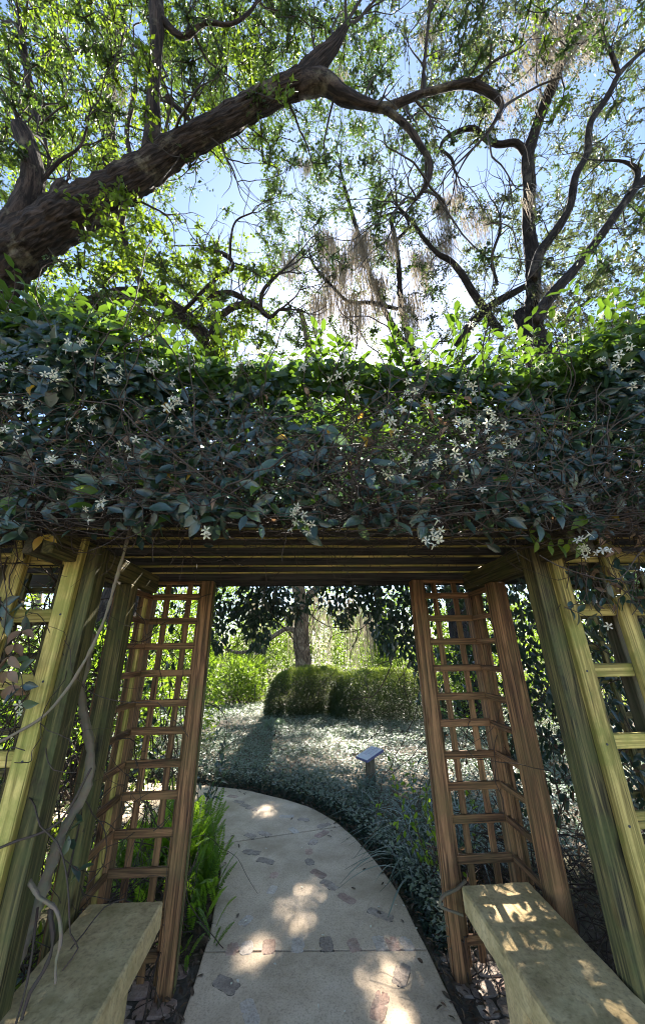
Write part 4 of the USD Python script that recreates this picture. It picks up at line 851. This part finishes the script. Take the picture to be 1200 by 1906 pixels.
# ------------------------------------------------------------------ trees
TR = np.random.default_rng(101)
class Tree:
    """A tree: traced limbs, then branchlets grown from them to every leaf clump."""
    def __init__(s, name, label, bark, group=None):
        s.t = thing(name, label, 'tree', group); s.bark = bark; s.nodes, s.rad, s.cl = [], [], {}; s.br = Acc(); s.k = 0
    def limb(s, pts, r, name='limb', sides=32, step=.06, rough=.06, knots=.1):
        s.k += 1
        me, uv = limb(np.array(pts), np.broadcast_to(r, (len(pts),)), sides, step, s.k + len(s.t), rough, knots)
        obj(name, me, s.bark, s.t, smooth=True, uv=uv)
        q = smooth_path(np.column_stack([pts, np.broadcast_to(r, (len(pts),))]), .15); s.nodes.append(q[:, :3]); s.rad.append(q[:, 3])
    def px(s, trace, depth, name='limb', **k):
        """trace of (px, py, width in px[, depth]) in the photograph, brought to its own distance."""
        pts, rs = [], []
        for i, q in enumerate(trace):
            d = q[3] if len(q) > 3 else depth
            pts.append(at_depth(q[0], q[1], d)); rs.append((.86 if s.bark == 'bark_dark' else 1.0) * q[2] * d / F / 2 / math.hypot(1, math.hypot(q[0] - CX, q[1] - CY) / F) ** .5)
        s.limb(pts, rs, name, **k)
    def twiggy(s, every=.45, lo=.3, hi=1.1):
        """Limb ends run out into forked twigs, and fine crooked twigs stand along every limb."""
        for nd, rd in zip(list(s.nodes), list(s.rad)):
            t = unit(np.gradient(nd, axis=0)); starts = []
            if rd[-1] < .05:
                for _ in range(3): starts.append((nd[-1] - t[-1] * rd[-1], unit(t[-1] + TR.normal(0, .35, 3)), min(.02, rd[-1] * .7), TR.uniform(.7, 1.3) * hi))
            ln = len(nd) * .15
            for _ in range(int(ln / every)):
                j = TR.integers(len(nd)); d = unit(np.cross(t[j], rdir(1, TR)[0]) + t[j] * .5 + [0, 0, .2]); starts.append((nd[j], d, min(.016, rd[j] * .5), TR.uniform(lo, hi)))
            for p, d, r0, l in starts:
                for f in range(3):
                    q = [np.array(p)]; dd = d if f == 0 else unit(d + TR.normal(0, .5, 3)); n_ = 8
                    for i in range(n_): dd = unit(dd + TR.normal(0, .21, 3) + [0, 0, -.03]); q.append(q[-1] + dd * l * (1 if f == 0 else .65) / n_)
                    q = smooth_path(np.array(q), .06); rr2 = np.linspace(r0 * (1 if f == 0 else .5), .0022, len(q)); s.br.add(*tube(q, rr2, 5, cap=False))
                    if f == 0: first = q
                    if f < 2: p = first[int(len(first) * TR.uniform(.25, .7))]
    def clump(s, c, r, n, L, mat, flat=.7): s.cl.setdefault(mat, []).append((np.array(c, float), r, n, L, flat))
    def grow(s, targets=None, twigs=True, tmpl=LEAF_FAR):
        allc = [(c, m_) for m_, l in s.cl.items() for c in l]
        nodes = np.vstack(s.nodes); rads = np.concatenate(s.rad)
        order = sorted(range(len(allc)), key=lambda i: np.min(np.linalg.norm(nodes - allc[i][0][0], axis=1)))
        out = {}
        for i in order:
            (c, r, n, L, flat), m_ = allc[i]
            if twigs:
                d = np.linalg.norm(nodes - c, axis=1) * (1 + .25 * TR.random(len(nodes))); j = int(np.argmin(d)); p0 = nodes[j]
                if d[j] < 3.2:
                    dist = d[j]; mid1 = p0 + (c - p0) * .35 + TR.normal(0, .10, 3) * dist + [0, 0, .08 * dist]; mid2 = p0 + (c - p0) * .7 + TR.normal(0, .08, 3) * dist
                    q = smooth_path(np.array([p0, mid1, mid2, c]), .18); r0 = min(rads[j] * .6, .009 + .011 * dist); rr2 = np.linspace(r0, .006, len(q))
                    s.br.add(*tube(q, rr2, 5, cap=False)); nodes = np.vstack([nodes, q[1:]]); rads = np.concatenate([rads, rr2[1:]])
            # leaf sprays along short twigs
            nt = max(3, n // 11); dirs = unit(rdir(nt, TR) * [1, 1, flat] + [0, 0, .1]); ln = r * TR.uniform(.5, 1.25, nt)
            per = max(2, int(n / nt)); tt = np.tile((np.arange(per) + .6) / per, nt); ti = np.repeat(np.arange(nt), per)
            sag = np.array([0, 0, -.12]) * r
            pos = c + dirs[ti] * (ln[ti] * tt)[:, None] + sag * (tt ** 2)[:, None] + TR.normal(0, .05 * r, (len(tt), 3))
            ax = dirs[ti] * .6 + rdir(len(tt), TR) + [0, 0, -.12]; nr = rdir(len(tt), TR) * .9 + [0, 0, .6]
            out.setdefault(m_, []).append((pos, ax, nr, L * TR.uniform(.7, 1.25, len(tt))))
            if twigs:
                for k in range(0, nt, 2):
                    q = np.stack([c, c + dirs[k] * ln[k] * .5 + sag * .25, c + dirs[k] * ln[k] + sag]); s.br.add(*tube(q, [.008, .006, .003], 3, cap=False))
        if s.br.n: obj('branchlets', s.br.mesh(), s.bark + '_thin', s.t, smooth=True, kind='stuff')
        for m_, l in out.items():
            pos, ax, nr, LL_ = (np.concatenate([x[k] for x in l]) for k in range(4))
            if targets is not None: k = sun_open(pos, targets); pos, ax, nr, LL_ = pos[k], ax[k], nr[k], LL_[k]
            obj('crown', leaves(pos, ax, nr, LL_, LL_ * .56, tmpl), m_, s.t, smooth=True, kind='stuff')
for b_, c_ in (('bark_oak', (.045, .034, .028)), ('bark_dark', (.026, .021, .019)), ('bark_pale', (.22, .18, .14))):
    plain_mat(b_ + '_thin', [(0, tuple(.7 * x for x in c_)), (1, tuple(1.2 * x for x in c_))])

# spots that the sun reaches between the leaves
def spot(px, py, z, r0, g=0.0): return (*at_z(px, py, z), r0, g)
HOLES = [spot(545, 1690, .03, .24), spot(580, 1660, .03, .19), spot(715, 1840, .03, .20), spot(735, 1890, .03, .18), spot(740, 1765, .03, .10), spot(480, 1765, .03, .19), spot(430, 1800, .03, .08), spot(490, 1510, .03, .25),
         spot(950, 1690, .51, .20), spot(985, 1715, .51, .18), spot(920, 1690, .51, .12), spot(960, 1760, .51, .12), spot(1010, 1800, .51, .05), spot(1130, 1880, .51, .06),
         spot(700, 1385, .15, .25), spot(620, 1378, .15, .28), spot(760, 1410, .15, .22), spot(850, 1440, .15, .2), spot(1010, 1430, .15, .25)]
for xx_ in np.linspace(-1.4, 2.8, 9): HOLES.append((xx_, 10.0 - .25 * xx_, 1.05, .28, 0))
for xx_ in (-1.5, -1.2, -.8, -.5, -.2, .3, .7, 1.0, 1.3, 1.7): HOLES.append((xx_, 1.35, 2.75, .22, 0))
for q in ((-3.1, 3.3, 1.3), (-2.5, 4.6, 2.0), (-2.9, 7.2, 1.8), (-5, 5.2, 1.4), (-5, 12, 3), (-1.9, 16.5, 2.5), (2.5, 15.5, 2.5), (6, 12.5, 2.5), (-3.5, 3.8, .8), (-3.8, 4.6, 1.6), (-2.5, 5.5, 1.5), (-4.2, 6.0, 1.5) ): HOLES.append((*q, 1.7 if (q[0] < -2.2 and q[1] < 8.5) else .85, 0))
HOLES += [(.95, 2.95, .5, .22, 0), (.95, 2.95, .7, .16, 0), (-.85, 3.5, .40, .3, 0), (-.78, 3.15, .32, .22, 0), (-.95, 3.75, .4, .25, 0), (-.72, 2.9, .25, .14, 0)]; HOLES.append((.2, 13.0, .05, .8, 0)); HOLES.append((2.5, 12.5, .05, .8, 0))

# the canopy as it is seen: cover of each patch of 100 px, from the top row down
COVER = ((.78, .82, .80, .86, .86, .78, .76, .45, .78, .60, .70, .62), (.82, .76, .62, .74, .86, .62, .68, .36, .72, .40, .36, .42), (.82, .82, .56, .46, .55, .62, .52, .50, .46, .22, .30, .46),
         (.76, .72, .60, .24, .12, .56, .50, .58, .26, .28, .42, .58), (.50, .72, .88, .46, .42, .66, .40, .42, .34, .46, .50, .56), (.60, .72, .92, .92, .60, .48, .34, .30, .44, .50, .60, .70), (.80, .90, .92, .92, .80, .56, .38, .34, .50, .62, .80, .80))
over = Tree('oak_tree', 'great live oak whose thick bark covered limb arches over the pergola', 'bark_oak')
D = 3.8
over.px([(-330, 900, 170, 4.4), (-170, 700, 150, 4.1), (-60, 560, 125), (0, 495, 112), (60, 447, 97), (130, 400, 92), (200, 362, 78), (270, 318, 68), (340, 270, 60), (420, 226, 54), (500, 180, 50), (560, 152, 54), (590, 118, 46), (622, 82, 32), (648, 40, 14)], D, 'main_limb', sides=72, step=.025, rough=.10, knots=.14)
over.px([(552, 158, 52), (600, 152, 48), (640, 178, 36), (680, 192, 24), (715, 199, 20), (750, 188, 18), (790, 172, 16), (850, 158, 17), (885, 158, 20), (930, 188, 15), (926, 215, 10), (905, 250, 8)], D, sides=24, step=.04)
over.px([(700, 196, 16), (730, 212, 16), (760, 238, 16), (785, 275, 14), (800, 302, 13), (795, 340, 12), (773, 372, 6)], D, sides=20, step=.05)
over.px([(278, 300, 44), (285, 240, 37), (285, 180, 30), (290, 110, 28), (292, 40, 36), (290, -60, 34), (300, -240, 26)], D, sides=32, step=.04)
over.px([(20, 450, 80), (45, 390, 58), (62, 330, 50), (52, 275, 46), (38, 238, 40), (36, 228, 20)], D, sides=32, step=.04, knots=.2)
over.px([(115, 410, 60), (118, 365, 50), (128, 345, 38)], D, 'knob', sides=24, step=.03, knots=.25)
over.px([(300, 290, 18), (308, 272, 14)], D, 'knob', sides=16, step=.03, knots=.25)
over.px([(785, 168, 9), (790, 110, 8), (795, 60, 7), (803, -10, 6)], D, 'branch', sides=12)
over.px([(288, 20, 20), (340, 68, 14), (380, 42, 12), (430, 44, 9), (470, 15, 8), (490, -30, 6)], D, 'branch', sides=12)
over.px([(310, 180, 12), (345, 215, 9), (365, 235, 6)], D, 'branch', sides=10)
over.px([(75, 340, 10), (110, 300, 8), (150, 270, 6), (170, 200, 5)], D, 'branch', sides=10)
over.px([(55, 400, 8), (85, 330, 7), (88, 280, 6), (60, 180, 18), (40, 60, 14)], D + .6, 'branch', sides=12)
tb = at_depth(-330, 900, 4.4); over.limb([tb + [-.5, .1, .2], tb + [-.9, .25, -1.3], [tb[0] - 1.1, tb[1] + .3, 1.2], [tb[0] - 1.15, tb[1] + .3, -.1]], [.52, .62, .66, .85], 'trunk', sides=48)

rear = Tree('oak_tree', 'dark crooked live oak rising behind the pergola at the right', 'bark_dark')
D = 7.6
rear.px([(985, 600, 36), (992, 540, 34), (990, 480, 36), (983, 420, 33), (985, 350, 32), (982, 290, 32), (1000, 230, 28), (1025, 165, 30), (1045, 110, 27), (1060, 60, 20), (1090, 10, 14)], D, sides=20, step=.10, knots=.16)
rear.px([(980, 288, 20), (960, 266, 18), (925, 268, 16), (900, 255, 16), (880, 238, 15), (850, 245, 12), (828, 258, 10), (820, 275, 8), (840, 295, 8), (845, 315, 6)], D, sides=14, step=.10)
rear.px([(990, 520, 26), (1005, 470, 24), (1035, 428, 22), (1060, 385, 20), (1070, 330, 19), (1092, 285, 19), (1098, 230, 18), (1130, 180, 17), (1150, 140, 14), (1180, 108, 10), (1215, 80, 8)], D - .5, sides=16, step=.10, knots=.18)
rear.px([(990, 600, 34), (1030, 545, 28), (1070, 500, 24), (1105, 455, 23), (1145, 400, 22), (1180, 352, 22), (1210, 325, 22), (1260, 290, 20)], D - .9, sides=16, step=.10, knots=.16)
rear.px([(1180, 352, 16), (1186, 318, 15), (1160, 300, 8), (1120, 298, 5)], D - .9, 'branch', sides=10, step=.1)
rear.px([(930, 620, 22), (905, 580, 20), (880, 545, 18), (858, 508, 16), (838, 485, 14), (815, 472, 12), (790, 445, 10), (765, 410, 9), (740, 385, 7)], D + .8, sides=14, step=.10, knots=.18)
rear.px([(850, 640, 24), (880, 600, 22), (915, 568, 20), (955, 545, 17), (1000, 520, 14)], D + 1.2, sides=14, step=.1)
rear.px([(925, 530, 8), (915, 480, 8), (930, 430, 7), (930, 400, 5)], D, 'branch', sides=8)
rear.px([(1152, 140, 12), (1135, 95, 13), (1110, 60, 13), (1085, 45, 11), (1050, 60, 9)], D - .5, 'branch', sides=10)
bp = at_depth(988, 620, D); rear.limb([bp + [0, 0, .6], [bp[0] + .1, bp[1] + .1, 3.2], [bp[0] + .2, bp[1], 1.2], [bp[0] + .2, bp[1], -.1]], [.26, .34, .38, .52], 'trunk', sides=28, step=.1)

mossy = Tree('oak_tree', 'thin moss hung oak in the middle of the gap above the pergola', 'bark_dark')
D = 11.5
mossy.px([(775, 680, 17), (755, 610, 16), (745, 555, 14), (742, 500, 13), (735, 445, 13), (728, 405, 8), (745, 380, 6)], D, sides=12, step=.15)
mossy.px([(760, 650, 13), (725, 595, 13), (702, 545, 12), (682, 490, 11), (662, 420, 10), (640, 345, 9), (632, 308, 6)], D, sides=12, step=.15, knots=.2)
mossy.px([(740, 575, 9), (690, 563, 10), (650, 562, 8), (620, 535, 7), (585, 495, 6), (575, 468, 4)], D - .5, sides=10, step=.15)
mossy.px([(735, 450, 8), (760, 420, 7), (745, 395, 6), (700, 405, 5)], D, 'branch', sides=8, step=.15)
bp = at_depth(775, 690, D); mossy.limb([bp + [0, 0, .5], [bp[0] + .1, bp[1], 2.5], [bp[0], bp[1], -.1]], [.17, .24, .34], 'trunk', sides=18, step=.15)

young = Tree('oak_tree', 'sunlit yellow green oak leaning behind the pergola at left', 'bark_oak')  # leaves get the yellow copy to imitate backlight, not for their age
D = 7.0
young.px([(410, 690, 42), (388, 640, 34), (355, 600, 32), (318, 572, 32), (280, 552, 30), (230, 548, 30), (180, 566, 34), (120, 588, 38), (60, 572, 30), (20, 560, 22)], D, sides=20, step=.08, knots=.25)
young.px([(300, 560, 20), (255, 510, 18), (230, 440, 16), (215, 330, 20), (205, 230, 22), (210, 140, 20), (230, 40, 14)], D + .5, sides=14, step=.1)
young.px([(225, 420, 12), (245, 320, 12), (236, 245, 11), (252, 165, 9), (245, 80, 8)], D + .3, sides=12, step=.1)
young.px([(380, 640, 10), (420, 580, 14), (470, 566, 13), (500, 590, 9), (520, 575, 6)], D - .5, sides=10, step=.08, knots=.25)
young.px([(470, 566, 10), (430, 545, 12), (395, 550, 9), (380, 565, 5)], D - .5, 'branch', sides=10, step=.08)
young.px([(485, 570, 8), (490, 540, 8), (520, 508, 6)], D - .5, 'branch', sides=8)
young.px([(340, 580, 9), (400, 520, 8), (432, 500, 8), (425, 478, 10), (392, 465, 8), (380, 462, 4)], D - .3, 'branch', sides=8)
young.px([(428, 480, 6), (430, 440, 5), (440, 410, 4), (470, 395, 3)], D - .3, 'branch', sides=8)
bp = at_depth(410, 690, D); young.limb([bp + [0, 0, .4], [bp[0] - .5, bp[1] + .1, bp[2] - 1.2], [bp[0] - 1.15, bp[1] + .1, 2.2], [bp[0] - 1.3, bp[1] + .1, -.1]], [.22, .24, .28, .40], 'trunk', sides=24, step=.1)

arch = Tree('oak_tree', 'sunlit straight oak trunk framed by the archway behind the azaleas', 'bark_pale')
D = 12.5
arch.px([(566, 1290, 38), (565, 1240, 34), (560, 1190, 30), (562, 1140, 27), (556, 1090, 26), (560, 1040, 25), (575, 960, 28), (565, 860, 26), (560, 760, 22), (575, 660, 16), (560, 580, 10)], D, 'trunk', sides=24, step=.12, knots=.16)
arch.px([(560, 1185, 12), (535, 1170, 10), (500, 1190, 8), (450, 1215, 6), (400, 1200, 6)], D, 'branch', sides=10, step=.15)
arch.px([(562, 1120, 18), (610, 1080, 14), (680, 1040, 12), (740, 980, 9)], D, 'branch', sides=10, step=.15)
arch.px([(558, 1100, 16), (510, 1060, 12), (430, 1010, 10), (380, 960, 8)], D, 'branch', sides=10, step=.15)

def fill(trees):
    """Leaf clumps over every patch; each patch's leaves are shared between trees at their own distances."""
    for ry, row in enumerate(COVER):
        for cx_, cov in enumerate(row):
            tau = -math.log(1 - cov) * 1.12
            for tr, share, d0, d1, L, mat, box_ in trees:
                sh = share(cx_ * 100 + 50, ry * 100 + 50)
                if sh <= 0: continue
                d = (d0 + d1) / 2; area = (100 / F * d) ** 2
                nl = tau * sh * area / (.5 * L * L * .56 * .6); per = 95
                ncl = nl / per; ncl = int(ncl) + (TR.random() < ncl % 1)
                for _ in range(ncl):
                    for _try in range(4):
                        px_, py_ = cx_ * 100 + TR.uniform(-10, 110), ry * 100 + TR.uniform(-10, 110)
                        if not ((372 < px_ < 480 and 300 < py_ < 445) or (845 < px_ < 945 and 262 < py_ < 350)): break
                    dd = TR.uniform(d0, d1); tr.clump(at_depth(px_, py_, dd), TR.uniform(.17, .40) * (dd / 7) ** .6, per, L, mat)
inb = lambda x, y, x0, x1, y0, y1: x0 <= x < x1 and y0 <= y < y1
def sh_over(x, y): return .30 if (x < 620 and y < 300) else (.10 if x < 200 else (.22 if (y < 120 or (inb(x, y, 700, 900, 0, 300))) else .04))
def sh_sunlit(x, y): return .85 if inb(x, y, 100, 500, 380, 700) else (.35 if inb(x, y, 0, 400, 180, 700) else 0)
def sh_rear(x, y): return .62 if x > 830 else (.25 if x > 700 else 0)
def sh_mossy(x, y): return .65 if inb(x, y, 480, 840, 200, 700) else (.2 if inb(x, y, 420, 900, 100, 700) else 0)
def sh_arch(x, y): return max(0, 1 - sh_over(x, y) - sh_sunlit(x, y) - sh_rear(x, y) - sh_mossy(x, y))
fill([(over, sh_over, 3.6, 5.6, .048, 'oak_leaf', None), (over, lambda x, y: .28 if (x < 460 and y < 330) else .06 if y < 200 else 0, 3.9, 5.6, .046, 'oak_leaf_yellow', None), (young, sh_sunlit, 6.0, 8.6, .075, 'oak_leaf_yellow', None), (rear, sh_rear, 6.8, 9.8, .060, 'oak_leaf_grey', None),
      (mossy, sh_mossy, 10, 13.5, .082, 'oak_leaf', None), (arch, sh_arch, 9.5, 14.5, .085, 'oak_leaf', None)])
# epiphytic tufts of leaves on the big limb
for px_, py_ in ((180, 380), (215, 360), (235, 340), (195, 420), (280, 190), (288, 130), (270, 80), (520, 190), (230, 380), (160, 440), (205, 450)):
    over.clump(at_depth(px_ + TR.normal(0, 8), py_ + TR.normal(0, 8), 3.55), .22, 60, .06, 'oak_leaf_yellow')
# crowns that go on outside the picture, and the part seen below the ivy through the archway and the lattices
for k in range(90):
    a0 = TR.uniform(-1, 1); rear.clump([TR.uniform(6, 13), TR.uniform(2, 11), TR.uniform(5, 12)], TR.uniform(.4, .9), 70, .13, 'oak_leaf_grey')
for k in range(90):
    over.clump([TR.uniform(-11, -5), TR.uniform(-2, 8), TR.uniform(4.5, 11)], TR.uniform(.4, .9), 70, .13, 'oak_leaf')
for k in range(50):
    arch.clump([TR.uniform(-6, 3.5), TR.uniform(11, 18), TR.uniform(4.4, 7.5)], TR.uniform(.4, .9), 70, .11, 'oak_leaf')
for k in range(50):
    young.clump([TR.uniform(-8, -3.5), TR.uniform(6, 12), TR.uniform(2.6, 6)], TR.uniform(.4, .8), 70, .10, 'oak_leaf_yellow')
for k in range(1440):    # unseen leaf clumps added behind the vine to shade path and bed
    g = np.array([TR.uniform(-1.5, 1.9), TR.uniform(1.2, 4.6), .2]) if k < 900 else (np.array([TR.uniform(-1.1, .3), TR.uniform(2.0, 5.2), .1]) if k < 1150 else np.array([TR.uniform(-2.6, 3.4), TR.uniform(4.4, 9.2), 0])); c = g + SUN * TR.uniform(7, 13.5) + TR.normal(0, .3, 3); q = to_px(c)
    if q[1] > 690: (arch if c[1] > 9.5 else mossy).clump(c, TR.uniform(.35, .6), 64, .11, 'oak_leaf')
for k in range(20):  # more unseen clumps added to soften the trunk shadow on the bed
    g = np.array([TR.uniform(-1.9, .1), TR.uniform(5.2, 8.6), .1]); c = g + SUN * TR.uniform(7.5, 12)
    if to_px(c)[1] > 690: arch.clump(c, TR.uniform(.35, .6), 64, .11, 'oak_leaf')
for tr in (over, rear, mossy, young, arch): tr.twiggy(); tr.grow(HOLES)

# Spanish moss
def moss(px_, py_, d, w, l, n, label, seed):
    r = np.random.default_rng(seed); c = at_depth(px_, py_, d); a = Acc()
    w, l = w * 1.7, l * 1.45
    for k in range(int(n * (1.35 if d < 12 else .55))):
        p = c + np.array([r.normal(0, w * .5), r.normal(0, w * .35), r.normal(0, .08)]); ln = l * r.uniform(.35, 1.0) * math.exp(-((p[0] - c[0]) / w) ** 2)
        m_ = max(4, int(ln / .09)); q = p + np.cumsum(np.vstack([np.zeros(3), np.column_stack([r.normal(0, .014, (m_, 2)), -np.full(m_, ln / m_)])]), 0)
        a.add(*tube(q, np.linspace(.0075, .0035, len(q)) * (d / 9), 3, cap=False))
    tag(stage.GetPrimAtPath(obj('spanish_moss', a.mesh(), 'moss_hang', smooth=True)), label, 'moss', 'moss hanging in the trees')
MOSS = [(1000, 75, 7.2, .55, 1.0, 330, 'largest grey moss curtain at the top right of the dark oak'), (1080, 50, 7.0, .4, .7, 160, 'moss tuft right of the largest curtain on the dark oak'), (818, 372, 8, .12, .95, 80, 'long narrow moss beard below the crooked branch end'),
        (840, 365, 8.2, .2, .6, 70, 'short moss beside the long narrow beard'), (568, 300, 9, .12, .6, 60, 'pinkish moss beard under the big limb'), (605, 440, 11, .25, 1.4, 110, 'moss hanging by the forked thin stem of the middle oak'), (672, 440, 11.3, .3, 1.9, 160, 'moss along the slanting stem of the middle oak'),
        (700, 520, 11.3, .25, 1.5, 120, 'moss low on the slanting stem of the middle oak'), (655, 560, 11, .45, 1.5, 200, 'broad moss fringe under the level branch of the middle oak'), (595, 555, 11, .3, 1.2, 120, 'moss fringe left of the level branch'), (725, 440, 11.5, .2, 1.2, 90, 'moss on the upright stem of the middle oak'),
        (630, 140, 9, .12, .5, 40, 'small moss tuft below the broken limb end'), (1010, 540, 7.4, .2, .7, 80, 'moss tuft on the fork of the dark oak'), (985, 360, 7.4, .12, .6, 40, 'thin moss on the dark oak stem'), (685, 1150, 13, .18, 1.4, 110, 'sunlit moss beard hanging right of the framed trunk'),
        (600, 1110, 12.6, .45, 2.0, 150, 'moss veil beside the framed oak trunk'), (655, 1105, 12.8, .4, 2.2, 150, 'pale moss veil in the middle of the archway view'), (480, 1120, 13.5, .5, 1.6, 130, 'moss hanging left of the framed oak trunk'), (545, 1130, 13.5, .3, 1.6, 80, 'moss close behind the framed oak trunk'), (800, 40, 6, .2, .5, 60, 'moss high above the thin upright branch'), (225, 170, 7.3, .2, .5, 60, 'moss tuft on the pale left trunk')]
MOSS += [(640, 470, 10.6, .3, 1.2, 120, 'moss left of the slanting stem of the middle oak'), (780, 480, 11, .3, 1.4, 130, 'moss right of the upright stem of the middle oak'), (760, 560, 10.8, .35, 1.3, 130, 'moss low right of the upright stem of the middle oak'),
         (540, 480, 9.5, .2, .9, 80, 'moss above the crooked dead branch'), (620, 500, 11.5, .4, 1.6, 150, 'moss curtain over the level branch of the middle oak'), (880, 400, 8.5, .25, .9, 90, 'moss below the snaking branch of the dark oak'), (820, 440, 9, .25, 1.1, 100, 'moss in the gap left of the dark oak'), (930, 180, 7.4, .25, .7, 90, 'moss left of the largest curtain on the dark oak')]
for k, (a_, b_, d_, w_, l_, n_, lab) in enumerate(MOSS): moss(a_, b_, d_, w_, l_, n_, lab, 300 + k)

# ------------------------------------------------------------------ woodland and lawn beyond
W = np.random.default_rng(71)
fa = Acc(); n = 1300
for k in range(n):
    a0 = W.uniform(-1.5, 1.5); r0 = W.uniform(18, 44); h = W.beta(1, 1.7) * max(1.2, 3.6 + 3.2 * math.sin(a0 * 11 + 1.0) + W.normal(0, .6)); c = np.array([r0 * math.sin(a0), r0 * math.cos(a0), h + .4])
    nl = 60; d = rdir(nl, W); p = c + d * W.uniform(.2, 1, (nl, 1)) * [1.6, 1.6, 1.0]; p[:, 2] = np.maximum(p[:, 2], .1)
    fa.add(*leaves(p, rdir(nl, W), rdir(nl, W) + [0, 0, .5], W.uniform(.14, .30, nl) * (r0 / 30) ** .5, W.uniform(.09, .16, nl), LEAF_FAR))
tag(stage.GetPrimAtPath(obj('far_wood', fa.mesh(), 'far_wood_leaf', smooth=True)), 'sunlit far woodland closing off the garden', 'woodland', kind='stuff')
for k in range(16):
    a0 = -1.3 + k * .17 + W.normal(0, .05); r0 = W.uniform(20, 36); b0 = np.array([r0 * math.sin(a0), r0 * math.cos(a0), 0])
    r1 = W.uniform(.12, .26); me, uv = limb(np.array([b0 + [0, 0, -.1], b0 + [W.normal(0, .2), 0, 3], b0 + [W.normal(0, .5), 0, 7], b0 + [W.normal(0, .8), 0, 11]]), [r1 * 1.3, r1, r1 * .8, r1 * .4], 14, .3, k)
    pxx = to_px(b0 + [0, 0, 2.0])
    t = thing('forest_tree', None, None); obj('trunk', me, 'bark_pale', t, smooth=True, uv=uv)
    cl = [b0 + [W.normal(0, 1.4), W.normal(0, 1.4), W.uniform(6, 12)] for _ in range(14)]; p = np.vstack([c + rdir(70, W) * W.uniform(.1, 1.2, (70, 1)) for c in cl]); nl = len(p)
    obj('crown', leaves(p, rdir(nl, W), rdir(nl, W) + [0, 0, .5], W.uniform(.15, .28, nl), W.uniform(.08, .13, nl), LEAF_FAR), 'far_wood_leaf', t, smooth=True, kind='stuff')
    tag(stage.GetPrimAtPath(t), 'slender pale trunked tree in the far sunlit woodland', 'tree', 'far woodland trees')
n = 30000
a0 = W.uniform(-1.2, 1.2, n); r0 = W.uniform(11.5, 26, n); p = np.stack([r0 * np.sin(a0), r0 * np.cos(a0), ground_z(r0 * np.sin(a0), r0 * np.cos(a0)) + .0], -1)
tag(stage.GetPrimAtPath(obj('grass', leaves(p, np.stack([W.normal(0, .4, n), W.normal(0, .4, n), np.ones(n)], -1), rdir(n, W), W.uniform(.06, .16, n), W.uniform(.02, .035, n), LEAF_FAR), 'grass_blade', smooth=True)), 'sunny grass beyond the azalea mounds', 'grass', kind='stuff')
n = 26000
p = np.stack([W.uniform(-7.5, -1.35, n), W.uniform(1.5, 10, n), np.zeros(n)], -1); k = outside_path(p[:, 0], p[:, 1]) & ~bed_mask(p[:, 0], p[:, 1]); p = p[k]; n = len(p)
tag(stage.GetPrimAtPath(obj('grass', leaves(p, np.stack([W.normal(0, .5, n), W.normal(0, .5, n), np.ones(n)], -1), rdir(n, W), W.uniform(.05, .14, n), W.uniform(.02, .035, n), LEAF_FAR), 'grass_blade', smooth=True)), 'yellow green grass and weeds outside the left lattice', 'grass', kind='stuff')
